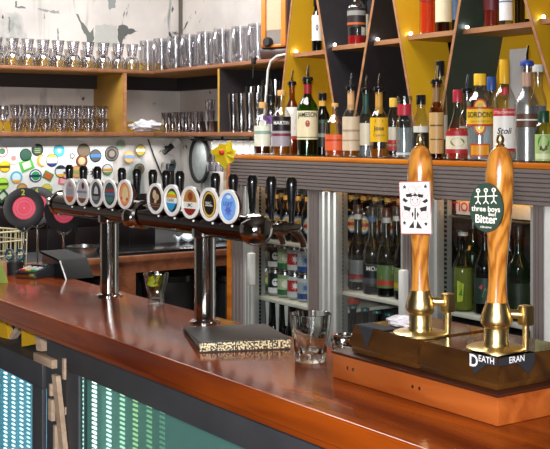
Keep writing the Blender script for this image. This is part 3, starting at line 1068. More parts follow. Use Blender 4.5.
fluted_h(x_l, x_r, YF - 0.008, 1.276, 1.384, 8).build('fluted_fascia', M_FLUTE, fr, smooth=False)
POST = [(232.5, 242.5), (309.5, 318), (403.5, 413), (534, 543)]
for a, b in POST:
    m = fluted_v(fx(a), fx(b), YF, 0.0, 1.276, 3)
    m.build('fluted_post', M_FLUTE, fr, smooth=False)
M_DOORALU = principled('pale_aluminium', '#b9bab6', 0.32, 0.35)
DOORS = [(242.5, 252, 309.5, 249.5, (253, 285)), (318, 335, 403.5, 401.5, (270, 318)), (413, 436, 534, None, None)]
for k, (a, b, c, hx, hz) in enumerate(DOORS):
    xa, xb, xc = fx(a) + 0.002, fx(b), fx(c) - 0.002
    m = fluted_v(xa, xb, YF + 0.005, 0.06, 1.272, 3)
    m.box((xb, YF, 0.06), (xc, YF + 0.03, 0.13)).box((xc - 0.012, YF, 0.13), (xc, YF + 0.03, 1.272))
    dr = m.build('door', M_DOORALU, fr, smooth=False)
    MB().box((xb, YF + 0.012, 0.13), (xc - 0.012, YF + 0.016, 1.272)).build('glass_pane', M_PANE, dr)
    if hx:
        p0, p1 = on_y(hx, YF - 0.03, hz[0]), on_y(hx, YF - 0.03, hz[1])
        MB().box((p0.x - 0.013, YF - 0.034, p1.z), (p0.x + 0.013, YF - 0.008, min(p0.z, 1.2)), 0.004).build('handle', M_WHITE, dr)
# wide pale door edge at the far end
m = fluted_v(fx(543) + 0.002, x_r, YF, 0.0, 1.276, 8)
m.build('pale_end_panel', principled('white_aluminium', '#e6e6e4', 0.4), fr, smooth=False)
# bay dividers and slotted shelf rails
YI = YF + 0.06
BAYS = [(256, 309), (337, 404), (439, 534)]
for k, (a, b) in enumerate(BAYS):
    x0 = on_y(a, YI).x
    rail = MB().box((x0 - 0.004, YI, 0.12), (x0 + 0.040, YI + 0.02, 1.29))
    o = rail.build('slotted_rail', M_ALU, fr)
    sl = MB()
    for i in range(70):
        z = 0.2 + i * 0.0155
        sl.box((x0 + 0.026, YI - 0.001, z), (x0 + 0.038, YI + 0.001, z + 0.008))
    sl.build('rail_slots', M_MATBLACK, o)
# racks
BX = [(on_y(a, YI).x, fx(b) + 0.03) for a, b in BAYS]
BX[0] = (x_l + 0.032, -3.262)
BX[1] = (-3.260, -2.672)
X2T = -2.97
BX[2] = (-2.670, x_r - 0.032)
M_RACK = principled('cream_shelf', '#e6e2d4', 0.45)


def rack(k, z, y0, y1=YB - 0.03, mat=None, wire=False):
    x0, x1 = BX[k]
    if k == 1 and z > 1:
        x1 = X2T
    if wire:
        w_ = MB().tube([(x0, y0, z), (x1, y0, z)], 0.004, 6).tube([(x0, y1, z), (x1, y1, z)], 0.004, 6)
        for i in range(26):
            x = x0 + (x1 - x0) * (i + 0.5) / 26
            w_.tube([(x, y0, z), (x, y1, z)], 0.002, 5)
        return w_.build('wire_rack', M_STEEL, fr)
    return MB().box((x0, y0, z - 0.014), (x1, y1, z), 0.002).build('rack', mat or M_RACK, fr)


Z1T, Z1M, Z1B = 1.050, 0.815, 0.56
rack(0, Z1T, YF + 0.07)
rack(0, Z1M, YF + 0.045)
rack(0, Z1B, YF + 0.07)
Z2T, Z2M, Z2B = 1.055, 0.902, 0.60
rack(1, Z2T, YF + 0.24)
rack(1, Z2M, YF + 0.045)
rack(1, Z2B, YF + 0.07)
Z3T, Z3M, Z3B = 1.215, 0.905, 0.60
rack(2, Z3T, YF + 0.07, wire=True)
rack(2, Z3M, YF + 0.045)
rack(2, Z3B, YF + 0.07)
# white tags hanging from the can shelf
for px, zz in ((267, 0.10), (277, 0.13), (286, 0.08)):
    p = on_y(px, YF + 0.040, z=Z1M - 0.014)
    MB().prism([(-0.012, 0), (0.012, 0), (0.006, -zz), (-0.004, -zz)], 0.0, 0.003).build('shelf_tag', M_WHITE, fr, p)
# lit header card at the top of the third bay
x0, x1 = BX[2]
hd = MB().box((x0 + 0.04, YF + 0.09, 1.222), (x1, YF + 0.10, 1.272)).build('header_card', M_WHITE, fr)
p = on_y(460, YF + 0.088)
flat_text('TITION', 0.042, paint('#c8302a'), hd, 0.0, M=Matrix.Translation((p.x, YF + 0.0885, 1.246)))
# warm strip lamps at the top of each bay
for k in range(3):
    x0, x1 = BX[k]
    MB().box((x0 + 0.05, YF + 0.05, 1.284), (x1 - 0.05, YF + 0.075, 1.298)).build('strip_lamp', emission('fridge_lamp', '#ffb65a', 5.0), fr)

# ================================================================ bottles: builder
def cyl_label(parent, r, z0, z1, span, mat, name='label', a_off=0.0):
    a0 = -math.pi / 2 - math.radians(span) / 2 + a_off
    return MB().lathe([(r, z0), (r, z1)], 20, None, a0, a0 + math.radians(span)).build(name, mat, parent)


def bottle_profile(R, H, rn, zs, zn, foot=0.004):
    """R body radius, zs shoulder start, zn neck start, rn neck radius, H mouth height"""
    pr = [(0, 0), (R - foot, 0), (R, foot), (R, zs)]
    n = 6
    for i in range(1, n + 1):
        t = i / n
        s = 0.5 - 0.5 * math.cos(math.pi * t)
        pr.append((R + (rn - R) * s, zs + (zn - zs) * t))
    pr += [(rn, H - 0.012), (rn + 0.002, H - 0.012), (rn + 0.002, H), (0, H)]
    return pr


def bottle(name, label, loc, R, H, rn=0.013, zs=0.6, zn=0.78, glass=None, cap=None, cap_h=0.03, pourer=None, fill=None, liq=None,
           labels=(), texts=(), neck=None, group=None, cat='bottle', turn=0.0, shapes=()):
    t = thing(name, label, cat, loc, facing(loc) + turn, group)
    pr = bottle_profile(R, H, rn, zs * H, zn * H)
    MB().lathe(pr, 24).build('glass_body', glass or M_CLEAR, t)
    if fill:
        zf = fill * H
        lp = [(0, 0.006)] + [(max(r - 0.002, 0.001), max(z, 0.006)) for r, z in pr[1:] if z < zf]
        rr = lp[-1][0]
        lp += [(rr, zf), (0, zf)]
        MB().lathe(lp, 20).build('liquid', liq, t)
    if neck:
        z0, z1, m = neck
        MB().lathe([(rn + 0.0006, z0 * H), (rn + 0.0006, z1 * H)], 20).build('neck_sleeve', m, t)
    if cap:
        rc = rn + 0.0032
        MB().lathe([(0, H + 0.003), (rc - 0.001, H + 0.003), (rc, H + 0.001), (rc, H - cap_h), (rn, H - cap_h)], 20).build('cap', cap, t)
    if pourer:
        po = MB().lathe([(0, H), (rn + 0.007, H), (rn + 0.008, H + 0.006), (rn + 0.005, H + 0.014), (0.006, H + 0.018), (0, H + 0.018)], 18).build('pour_spout', pourer, t)
        MB().tube([(0, 0, H + 0.016), (0.0, -0.001, H + 0.035), (0.004, -0.004, H + 0.062)], [0.0048, 0.0042, 0.0034], 8).build('spout_tube', M_CHROME, po)
    root = None
    for z0, z1, span, m in labels:
        nm = 'label' if root is None else 'label_band'
        o = cyl_label(t if root is None else root, R + 0.0006 + (0.0004 if root is not None else 0), z0 * H, z1 * H, span, m, nm)
        root = root or o
    for s, z, size, m, *sx in texts:
        wrap_text(s, size, m, root or t, R + 0.0014, z * H, *sx)
    for poly, m in shapes:     # print shapes wrapped on the body
        mb = MB()
        q = [mb.bm.verts.new(((R + 0.0012) * math.cos(-math.pi / 2 + u / R), (R + 0.0012) * math.sin(-math.pi / 2 + u / R), v * H)) for u, v in poly]
        mb.bm.faces.new(q)
        mb.build('print', m, root or t, smooth=False)
    return t


Z1T, Z1M, Z1B, Z2T, Z2M, Z2B, Z3T, Z3M, Z3B = (z + 0.0008 for z in (Z1T, Z1M, Z1B, Z2T, Z2M, Z2B, Z3T, Z3M, Z3B))
# ---------------------------------------------------------------- fridge stock
L_OVAL_BLUE = paint('#5f8fc0')
L_GOLD = paint('#d9b55a')
L_CREAM = paint('#e9e0c4')
L_RED = paint('#b8282a')
L_WHITE = paint('#e8e6e0')
L_BLACK = paint('#141416')


def small_beer(name, label, loc, group, proto=[None]):
    if proto[0] is None:
        t = thing(name, label, 'bottle', loc, facing(loc), group)
        R_, H_ = 0.0305, 0.225
        MB().lathe(bottle_profile(R_, H_, 0.0125, 0.115, 0.17), 20).build('glass_body', M_BROWNBOTTLE, t)
        lb = MB()
        for sc_, m_, nm_ in ((1.0, L_OVAL_BLUE, 'label'), (0.8, L_CREAM, 'label_band'), (0.58, L_GOLD, 'label_band')):
            mb = MB()
            rr = R_ + 0.0006 + (1 - sc_) * 0.004
            q = [mb.bm.verts.new((rr * math.cos(-math.pi / 2 + u / R_), rr * math.sin(-math.pi / 2 + u / R_), v)) for u, v in ellipse(0.024 * sc_, 0.036 * sc_, 0, 0.072, 24)]
            cc = mb.bm.verts.new((0, -rr, 0.072))
            # fan so that the oval follows the glass
            for i in range(len(q)):
                mb.bm.faces.new((cc, q[i], q[(i + 1) % len(q)]))
            o = mb.build(nm_, m_, t if nm_ == 'label' else lab0)
            if nm_ == 'label':
                lab0 = o
        cyl_label(lab0, R_ + 0.003, 0.064, 0.078, 70, L_RED, 'label_band')
        MB().lathe([(0.0155, 0.168), (0.014, 0.186)], 18).build('neck_label', L_GOLD, t)
        MB().lathe([(0, 0.2265), (0.0135, 0.2265), (0.0155, 0.216), (0.0125, 0.216)], 18).build('crown_cap', paint('#c9a24a', 0.3), t)
        proto[0] = t
        return t
    return copy_tree(proto[0], loc, facing(loc), label, group)


GB = 'small brown beer bottles on the top fridge shelves'
for row, (dy, pxs) in enumerate(((0.12, [265, 276, 287, 298, 308.5]), (0.20, [281, 290.5, 300, 310.5]))):
    for i, px in enumerate(pxs):
        p = on_y(px, YF + dy, z=Z1T)
        small_beer('beer_bottle', f'{["front", "second"][row]}-row brown beer bottle above the cans, {ORD[i]} from the white door handle', p, GB)
for row, (dy, pxs) in enumerate(((0.30, [352, 364, 376, 388, 400]), (0.375, [358, 370, 382, 394]))):
    for i, px in enumerate(pxs):
        p = on_y(px, YF + dy, z=Z2T)
        small_beer('beer_bottle', f'{["front", "second"][row]}-row brown beer bottle high behind the big bottles, {ORD[i]} from the slotted rail', p, GB)

CAN = [('#2f8a3c', '#17181a', '#d8a02a', 'green black and gold'), ('#17181a', '#e6e6e2', '#17181a', 'black with a white round emblem'), ('#b9c8a0', '#2f6a3c', '#8fa878', 'pale green with dark green foot'),
       ('#b92a2e', '#c9c9c6', '#c9c9c6', 'red and silver'), ('#a8b4bc', '#2c4a86', '#c9ccd0', 'silver and blue'), ('#e0b32a', '#b8341e', '#171717', 'yellow red and black')]


def can(label, loc, kind, group):
    a, b, c, _ = CAN[kind]
    t = thing('drink_can', label, 'can', loc, facing(loc), group)
    H_, R_ = 0.108, 0.0315
    MB().lathe([(0, 0.003), (0.024, 0), (0.0285, 0.006), (R_, 0.012), (R_, H_ - 0.012), (0.027, H_ - 0.002), (0.027, H_), (0.025, H_ - 0.003), (0, H_ - 0.003)], 22).build('can_body', M_STEEL, t)
    w_ = MB().lathe([(R_ + 0.0004, 0.013), (R_ + 0.0004, H_ - 0.013)], 24).build('printed_wrap', paint(a, 0.3), t)
    cyl_label(w_, R_ + 0.0009, 0.013, 0.035, 340, paint(b, 0.3), 'print')
    cyl_label(w_, R_ + 0.0009, 0.08, H_ - 0.013, 340, paint(c, 0.3), 'print')
    mb = MB()
    q = []
    poly = ellipse(0.014, 0.016, 0, 0.058, 18) if kind in (1, 2) else star(0.007, 0.019, 5 + kind, 0, 0.058)
    for u, v in poly:
        ang = -math.pi / 2 + u / R_
        q.append(mb.bm.verts.new(((R_ + 0.0012) * math.cos(ang), (R_ + 0.0012) * math.sin(ang), v)))
    cc = mb.bm.verts.new((0, -(R_ + 0.0012), 0.058))
    for i in range(len(q)):
        mb.bm.faces.new((cc, q[i], q[(i + 1) % len(q)]))
    mb.build('print', paint(['#e8e04a', '#ecece8', '#e8eed8', '#f0f0ee', '#3a62b0', '#c8281e'][kind], 0.3), w_)
    if kind == 1:
        plate(ellipse(0.0035, 0.004, -0.005, 0.061, 10), R_ + 0.0016, 0.0006, 'print', L_BLACK, w_)
        plate(ellipse(0.0035, 0.004, 0.005, 0.061, 10), R_ + 0.0016, 0.0006, 'print', L_BLACK, w_)
    return t


cans = {}
pA = on_y(266, YF + 0.1165)
for lv in range(2):
    for k in range(6):
        loc = Vector((pA.x + 0.0705 * k, YF + 0.1165, Z1M + 0.1085 * lv))
        lab = f'drink can, {CAN[k][3]}, {["bottom", "upper"][lv]} of its pair in the fridge'
        if k in cans:
            c = copy_tree(cans[k], loc, facing(loc), lab, 'drink cans stacked two high')
        else:
            cans[k] = can(lab, loc, k, 'drink cans stacked two high')

GD = 'dark bottles on the lowest fridge shelves'
dk = None
for k, (z, y, pxs, wh) in enumerate(((Z1B, YF + 0.11, [273.5, 283, 292.5, 302], 'first bay'), (Z2B, YF + 0.12, [353, 365, 377, 389, 401], 'middle bay'), (Z3B, YF + 0.12, [452, 467, 482, 497, 512, 527], 'third bay'))):
    for i, px in enumerate(pxs):
        p = on_y(px, y, z=z)
        lab = f'dark bottle on the lowest shelf of the {wh}, {ORD[i]} from its slotted rail'
        if dk is None:
            dk = bottle('beer_bottle', lab, p, 0.031, 0.235, 0.013, 0.52, 0.74, M_BLACKBOTTLE, cap=paint('#2d6a6a', 0.3), cap_h=0.008, labels=((0.15, 0.4, 120, paint('#39505a')),), group=GD)
        else:
            copy_tree(dk, p, facing(p), lab, GD)

# big bottles standing on the middle shelf of the second bay
BIG = [(358, 0.125, '#7c7f82', '#8a2628', 'grey and red label', 0.0), (372.5, 0.10, '#17181c', '#3a3d44', 'black label with pale print', 0.0), (386.5, 0.105, '#5f7a44', '#b8402a', 'colourful green and red label', 0.0),
       (404, 0.107, '#7a8a5a', '#c9a23a', 'green and gold label', 0.0), (381.5, 0.192, '#28303a', '#8a2a2a', 'dark label behind', 0.0), (397, 0.195, '#28303a', '#c9c9c0', 'pale collar behind', 0.0)]
for i, (px, dy, c1, c2, ds, _) in enumerate(BIG):
    p = on_y(px, YF + dy, z=Z2M)
    lbs = [(0.10, 0.36, 150, paint(c1)), (0.13, 0.19, 150, paint(c2))]
    tx = ()
    if i == 1:
        tx = (('MOA', 0.30, 0.022, L_WHITE),)
    sh = ()
    if i == 2:
        sh = (([(-0.02, 0.24), (0.022, 0.3), (0.022, 0.26), (-0.02, 0.2)], paint('#d8b24a')), ([(-0.024, 0.30), (0.0, 0.35), (0.01, 0.31)], paint('#8fb4a0')), ([(0.004, 0.32), (0.024, 0.35), (0.024, 0.31)], paint('#c8d0c0')))
    bottle('large_beer_bottle', f'large dark beer bottle with {ds} on the middle bay shelf', p, 0.036, 0.315, 0.0145, 0.46, 0.70, M_BLACKBOTTLE, cap=paint(['#3a1614', '#1b1b1d', '#4a1c16', '#1f1f21', '#1b1b1d', '#3a3a38'][i], 0.3), cap_h=0.03, labels=lbs, texts=tx, shapes=sh,
           neck=(0.84, 0.9, paint(['#c9d2d8', '#3b6aa0', '#cfd6da', '#8fb0c8', '#2a2a2c', '#c9d2d8'][i])), group='large dark bottles in the middle fridge bay')
for k, (px, kd) in enumerate(((340.5, 4), (352, 5))):
    for lv in range(2):
        loc = on_y(px, YF + 0.2, z=Z1M + 0.1085 * lv)
        copy_tree(cans[kd], loc, facing(loc), f'{["silver blue", "yellow red"][k]} can behind the slotted rail, {["lower", "upper"][lv]} of two', 'cans seen through the middle bay')

# third bay
p = on_y(463, YF + 0.09, z=Z3M)
bottle('cider_bottle', 'clear bottle of pale yellow cider at the front of the third bay', p, 0.036, 0.255, 0.0135, 0.50, 0.82, thin_glass('cider_glass', (0.86, 0.9, 0.8, 1), (0.3, 0.36, 0.2, 1), 0.05, 0.7), cap=paint('#b8b8b4', 0.3), cap_h=0.008, fill=0.56, liq=liquid_mat('pale_cider', '#bcc060', 0.6),
       shapes=(([(-0.03, 0.12), (-0.012, 0.14), (-0.008, 0.36), (-0.03, 0.40)], paint('#b9c832')), ([(-0.026, 0.22), (-0.012, 0.2), (-0.014, 0.3)], paint('#4a8a2c'))), turn=0.3)
T3 = [(449, 0.20, 'dark bottle with teal label next to the third slotted rail', '#3f8a9a', M_BLACKBOTTLE), (485, 0.105, 'dark bottle with flowered label beside the cider', '#2a3a34', M_BLACKBOTTLE), (510, 0.155, 'dark bottle with blue label behind the bitter handle', '#38507a', M_BLACKBOTTLE),
      (473, 0.24, 'tall dark bottle behind the cider bottle', '#22262a', M_DARKGREENBOTTLE), (518.5, 0.10, 'dark green wine bottle with plain shoulders past the bitter handle', '#20301c', M_DARKGREENBOTTLE), (509, 0.25, 'dark green bottle behind the wine bottle', '#2a3a24', M_DARKGREENBOTTLE),
      (541, 0.17, 'dark wine bottle with white label at the pale fridge end', '#d8d8d2', M_DARKGREENBOTTLE)]
for i, (px, dy, ds, c1, g_) in enumerate(T3):
    p = on_y(px, YF + dy, z=Z3M)
    o = bottle('wine_bottle' if i >= 3 else 'large_beer_bottle', ds, p, 0.0365, 0.295, 0.0145, 0.55 if i >= 3 else 0.5, 0.72, g_, cap=paint('#1b1b1d', 0.3), cap_h=0.04, labels=((0.12, 0.4, 140, paint(c1)),), group='bottles on the third bay shelf',
               shapes=(([(-0.01, 0.2), (0.0, 0.3), (0.012, 0.24), (0.006, 0.16)], paint('#4aa04a')), ([(-0.02, 0.3), (-0.008, 0.34), (-0.01, 0.27)], paint('#c8485a')), ([(0.008, 0.3), (0.02, 0.33), (0.018, 0.27)], paint('#5a9ad8'))) if i == 1 else ())
for i, px in enumerate([448, 461, 474, 487]):
    p = on_y(px, YF + 0.31, z=Z3M)
    o = copy_tree(dk, p, facing(p), f'dark bottle in the rear row of the third bay, {ORD[i]} from the slotted rail', 'rear bottles in the third bay')

# ================================================================ spirits shelf and zigzag display
bs = thing('spirits_shelf', 'long spirits shelf with orange varnished front edge over the fridge', 'shelf', (x_l - 0.03, YF - 0.012, 1.3848))
Lb = x_r - x_l + 0.06
MB().box((0, 0.012, 0), (Lb, YB + 0.012 - YF, 0.0172)).build('board', wood('dark_shelf_top', '#4a2c1a', '#6d4428', (2, 12, 12), 0.3), bs)
MB().box((0, 0, 0.0), (Lb, 0.012, 0.0174), 0.003).build('edge_strip', M_SHELFEDGE, bs)

zz = thing('zigzag_display', 'wall display of slanted plywood dividers with yellow, black and green cells', 'shelving', (0, 0, 0))
YZ, YZB = 2.685, 2.93
DIV = [((291.8, 0), (282.4, 89)), ((317.0, 0), (331.0, 90)), ((373.3, 0), (358.8, 90)), ((393.4, 0), (408.6, 92)), ((459.8, 0), (444.0, 96)), ((525, 0), (550, 84)), ((600, 0), (583, 90))]
CELLS = [M_MUSTARD, M_BOARDBLACK, M_BOARDBLACK, M_MUSTARD, M_BOARDGREEN, M_MUSTARD, M_BOARDBLACK]
BACK = [M_MUSTARD, M_BOARDBLACK, M_BOARDBLACK, M_MUSTARD, M_MUSTARD, M_MUSTARD]
Z0, Z9 = ZT + 0.0005, 2.62
xs = []
for k, ((ax, ay), (bx, by)) in enumerate(DIV):
    A, B = on_y(ax, YZ, ay), on_y(bx, YZ, by)
    sl = (B.x - A.x) / (B.z - A.z)
    f = lambda z, A=A, sl=sl: A.x + sl * (z - A.z)
    xs.append(f)
    poly = [(f(Z0) - 0.006, Z0), (f(Z0) + 0.006, Z0), (f(Z9) + 0.006, Z9), (f(Z9) - 0.006, Z9)]
    dv = MB().prism(poly, YZ + 0.002, YZB).build('divider', CELLS[k], zz)
    MB().prism(poly, YZ, YZ + 0.002).build('ply_edge', M_PLY, dv)
for k in range(6):
    f, g = xs[k], xs[k + 1]
    MB().prism([(f(Z0), Z0), (g(Z0), Z0), (g(Z9), Z9), (f(Z9), Z9)], YZB - 0.008, YZB).build('back_panel', BACK[k], zz)
SHZ = []
ZSH = [(308, 55.5), (348, 48.5), (388, 43.5), (432, 36.5), (500, 29), (548, 22)]
YS = YZ + 0.035
for k, (px, py) in enumerate(ZSH):
    z1 = on_y(px, YS, py - 4).z
    f, g = xs[k], xs[k + 1]
    h = 0.018
    SHZ.append(z1)
    sh = MB().prism([(f(z1 - h) + 0.007, z1 - h), (g(z1 - h) - 0.007, z1 - h), (g(z1) - 0.007, z1), (f(z1) + 0.007, z1)], YS, YZB - 0.009).build('little_shelf', M_OCHRE, zz)
    MB().prism([(f(z1 - h) + 0.007, z1 - h), (g(z1 - h) - 0.007, z1 - h), (g(z1) - 0.007, z1), (f(z1) + 0.007, z1)], YS - 0.002, YS).build('ply_edge', M_PLY, sh)
    MB().sphere((f(z1) + 0.018, YS + 0.006, z1 + 0.006), 0.0065, 10, 8).build('spot_lamp', emission('spot_lamp', '#ffffff', 14), sh)


# ---------------------------------------------------------------- spirits on the long shelf
YA, YBK = YF + 0.065, YF + 0.155
M_POUR = M_BLACK
M_CORK = principled('cork', '#c89a5e', 0.7)
Lw, Lc, Lk = paint('#ebe8e0'), paint('#e6dcb6'), paint('#17161a')
LIQ_AMBER = liquid_mat('amber_spirit', '#b86a14', 0.5)
LIQ_DARK = liquid_mat('dark_spirit', '#4a1c08', 0.25)
LIQ_RED = liquid_mat('red_rum', '#c8401a', 0.3)
LIQ_ORANGE = liquid_mat('orange_bourbon', '#d8601e', 0.4)
LIQ_CLEAR = liquid_mat('clear_spirit', '#e4ecf0', 0.78)


def sp(px, py, w, y, label, cat='bottle', **kw):
    p = on_y(px, y, z=ZT + 0.0005)
    s = mpp(p)
    base = HORIZON + (CAM_Z - ZT) / s
    H = (base - py) * s
    return bottle('spirit_bottle', label, p, w * s / 2, H, cat=cat, **kw)


MID = paint('#9a8aa8')
sp(262.5, 103, 17, YA, 'clear bottle with cream label and dark dregs at the shelf end', rn=0.012, zs=0.62, zn=0.82, cap=M_CORK, cap_h=0.022, fill=0.16, liq=LIQ_DARK,
   labels=((0.17, 0.56, 150, paint('#dfe3d2')), (0.40, 0.46, 150, paint('#8fa89a'))), shapes=(([(-0.014, 0.56), (0.012, 0.56), (0.016, 0.64), (-0.004, 0.7), (-0.014, 0.62)], Lw),))
sp(271, 96, 15, YBK, 'clear bottle with purple and white label behind the first two', rn=0.017, zs=0.6, zn=0.82, cap=M_BLACK, cap_h=0.03, fill=0.15, liq=LIQ_DARK,
   labels=((0.14, 0.66, 170, paint('#d5d0dc')), (0.52, 0.66, 170, paint('#6a3f92')), (0.30, 0.38, 170, paint('#8f86a0'))))
sp(281.5, 91, 18.5, YA, 'clear corked bottle with black and mauve label', rn=0.0135, zs=0.57, zn=0.80, cap=M_CORK, cap_h=0.02, fill=0.24, liq=LIQ_AMBER,
   labels=((0.14, 0.60, 165, paint('#a39ba6')), (0.38, 0.60, 165, paint('#1e1a20')), (0.30, 0.34, 165, paint('#7a2a3a'))), texts=(('MARTIN', 0.50, 0.020, Lw),))
sp(292, 85, 14, YBK, 'amber bottle with white label and pourer behind the green bottle', rn=0.011, zs=0.62, zn=0.84, glass=M_AMBERGLASS, pourer=M_POUR, fill=0.5, liq=LIQ_AMBER,
   labels=((0.22, 0.68, 160, Lw), (0.22, 0.27, 160, paint('#b8402a'))), shapes=(([(-0.016, 0.46), (0.0, 0.58), (0.016, 0.5), (0.012, 0.44)], paint('#b06a4a')), ([(-0.014, 0.36), (0.012, 0.36), (0.012, 0.4), (-0.014, 0.4)], paint('#c0906a'))))
sp(307.5, 81, 21, YA, 'green whiskey bottle with big cream label and red neck', rn=0.0145, zs=0.62, zn=0.84, glass=M_GREENGLASS, pourer=M_POUR, fill=0.3, liq=LIQ_DARK, neck=(0.66, 0.985, paint('#8f1a20')),
   labels=((0.22, 0.60, 175, Lc), (0.245, 0.255, 175, paint('#2a5a34'))), texts=(('JAMESON', 0.545, 0.026, paint('#10180f'), 0.8),),
   shapes=(([(0.009 * math.cos(2 * math.pi * i / 12), 0.43 + 0.045 * math.sin(2 * math.pi * i / 12)) for i in range(12)], paint('#9a2a22')),))
sp(322.5, 94, 15, YBK + 0.01, 'black bottle with gold collar beside the green whiskey', rn=0.0135, zs=0.6, zn=0.82, glass=M_BLACKBOTTLE, cap=M_BLACK, cap_h=0.024, neck=(0.80, 0.89, paint('#d8a84a')),
   labels=((0.14, 0.58, 150, paint('#1a1c1e')), (0.30, 0.36, 150, paint('#8f968a')), (0.52, 0.58, 150, paint('#2f4a34'))))
sp(335, 104, 20, YA, 'round-shouldered clear bourbon flask with tilted orange label', rn=0.010, zs=0.60, zn=0.84, cap=M_CORK, cap_h=0.012, fill=0.42, liq=LIQ_ORANGE,
   labels=((0.12, 0.42, 160, paint('#e0643a')), (0.30, 0.33, 160, paint('#b83a1c'))))
sp(351, 90, 17, YA, 'clear bottle with wide parchment label, cream neck and pourer', rn=0.0125, zs=0.56, zn=0.80, pourer=M_POUR, fill=0.18, liq=LIQ_AMBER, neck=(0.70, 0.98, paint('#d9a874')),
   labels=((0.10, 0.60, 170, paint('#d6c4a8')), (0.38, 0.41, 170, paint('#a8927a')), (0.24, 0.26, 170, paint('#a8927a'))))
sp(366, 92, 15.5, YBK - 0.03, 'clear bottle with green neck sleeve and pourer', rn=0.012, zs=0.55, zn=0.80, pourer=M_POUR, fill=0.16, liq=LIQ_CLEAR, neck=(0.66, 0.98, paint('#1f4a40')), labels=((0.18, 0.52, 130, paint('#d9d2bc')),))
sp(379, 91, 19, YA, 'clear tequila bottle with bright yellow label and gold neck', rn=0.0125, zs=0.55, zn=0.78, pourer=M_POUR, fill=0.14, liq=LIQ_AMBER, neck=(0.66, 0.98, paint('#c8963a')),
   labels=((0.24, 0.60, 130, paint('#e8b81c')),), texts=(('Jose', 0.44, 0.022, Lk), ('Cuervo', 0.34, 0.014, Lk)), shapes=(([(-0.016, 0.52), (0.016, 0.52), (0.012, 0.57), (-0.012, 0.57)], Lk),))
sp(393.5, 99, 13, YBK, 'clear bottle with gold cap and low red label band', rn=0.012, zs=0.66, zn=0.86, cap=paint('#d8b04a', 0.3), cap_h=0.03, labels=((0.12, 0.52, 150, paint('#cfcdb8')), (0.12, 0.30, 150, paint('#b02a2c')), (0.19, 0.23, 150, Lc)))
sp(404.5, 97, 17, YA, 'clear straight decanter with wide red and white collar', rn=0.0235, zs=0.58, zn=0.66, fill=0.5, liq=LIQ_CLEAR, neck=(0.70, 0.88, paint('#b8283a')),
   labels=((0.06, 0.10, 180, paint('#cfd4d6')),), cap=thin_glass('cut_glass', (0.8, 0.82, 0.82, 1), (0.4, 0.42, 0.42, 1), 0.1, 0.8), cap_h=0.014)
sp(421, 96, 15, YA + 0.02, 'dark rum bottle with black cap and black and white label', rn=0.013, zs=0.55, zn=0.80, cap=M_BLACK, cap_h=0.03, fill=0.5, liq=LIQ_DARK,
   labels=((0.08, 0.52, 160, paint('#d9d6cc')), (0.14, 0.42, 160, Lk)), shapes=(([(-0.010, 0.22), (0.010, 0.22), (0.010, 0.35), (-0.010, 0.35)], Lw),))
sp(440, 62, 15, YBK + 0.02, 'tall clear bottle with black cap behind the tan label bottle', rn=0.013, zs=0.60, zn=0.80, cap=M_BLACK, cap_h=0.05, labels=((0.2, 0.45, 150, paint('#c4c8c4')),))
sp(436.5, 84, 14, YA, 'slim bottle with tall tan paper label and black pourer', rn=0.012, zs=0.62, zn=0.78, glass=M_AMBERGLASS, pourer=M_POUR, fill=0.2, liq=LIQ_DARK, neck=(0.68, 0.98, paint('#8a6a44')),
   labels=((0.08, 0.62, 200, paint('#c9a268')), (0.44, 0.46, 120, paint('#6a4a2a')), (0.26, 0.275, 120, paint('#6a4a2a'))))
sp(457.5, 91, 23.5, YA, 'broad-based red rum bottle with red cap and oval label', rn=0.0125, zs=0.26, zn=0.76, cap=paint('#a8283a', 0.35), cap_h=0.038, fill=0.46, liq=LIQ_RED,
   labels=((0.10, 0.42, 150, paint('#e6dcc0')), (0.10, 0.16, 150, paint('#b02430')), (0.35, 0.42, 150, paint('#a8202c'))), shapes=(([(0.024 * math.cos(2 * math.pi * i / 16), 0.26 + 0.06 * math.sin(2 * math.pi * i / 16)) for i in range(16)], paint('#6f7a4a')),))
sp(467, 93, 16, YBK, 'clear bottle with black pourer behind the red rum', rn=0.013, zs=0.6, zn=0.8, pourer=M_POUR, labels=((0.2, 0.5, 140, paint('#b8bcb8')),))
sp(480, 75, 26, YA, 'gin bottle with yellow cap and yellow and red label', rn=0.0165, zs=0.66, zn=0.84, cap=paint('#e8b92a', 0.4), cap_h=0.034, fill=0.5, liq=LIQ_CLEAR,
   labels=((0.40, 0.62, 170, paint('#e8bd2c')), (0.05, 0.20, 90, paint('#c8451c')), (0.07, 0.18, 80, paint('#e8b42a')), (0.40, 0.425, 170, paint('#b83a22')), (0.60, 0.62, 170, paint('#b83a22'))), texts=(("GORDON'S", 0.53, 0.024, paint('#1c1416'), 0.80), ('LONDON DRY GIN', 0.455, 0.008, paint('#8a2a1c'))),
   shapes=(([(0.021 * math.cos(math.pi * i / 10), 0.62 + 0.10 * math.sin(math.pi * i / 10)) for i in range(11)], paint('#c8451c')), ([(0.016 * math.cos(math.pi * i / 10), 0.625 + 0.075 * math.sin(math.pi * i / 10)) for i in range(11)], paint('#ecc63a')),
           ([(0.019 * math.cos(math.pi + math.pi * i / 10), 0.40 + 0.10 * math.sin(math.pi + math.pi * i / 10)) for i in range(11)], paint('#c8451c')), ([(0.014 * math.cos(math.pi + math.pi * i / 10), 0.40 + 0.075 * math.sin(math.pi + math.pi * i / 10)) for i in range(11)], paint('#ecc63a'))))
sp(491.5, 78, 15, YBK, 'clear bottle with dark blue cap behind the gin', rn=0.0125, zs=0.62, zn=0.82, cap=paint('#2a4a8a', 0.35), cap_h=0.042, labels=((0.1, 0.56, 150, paint('#b9c0c8')),))
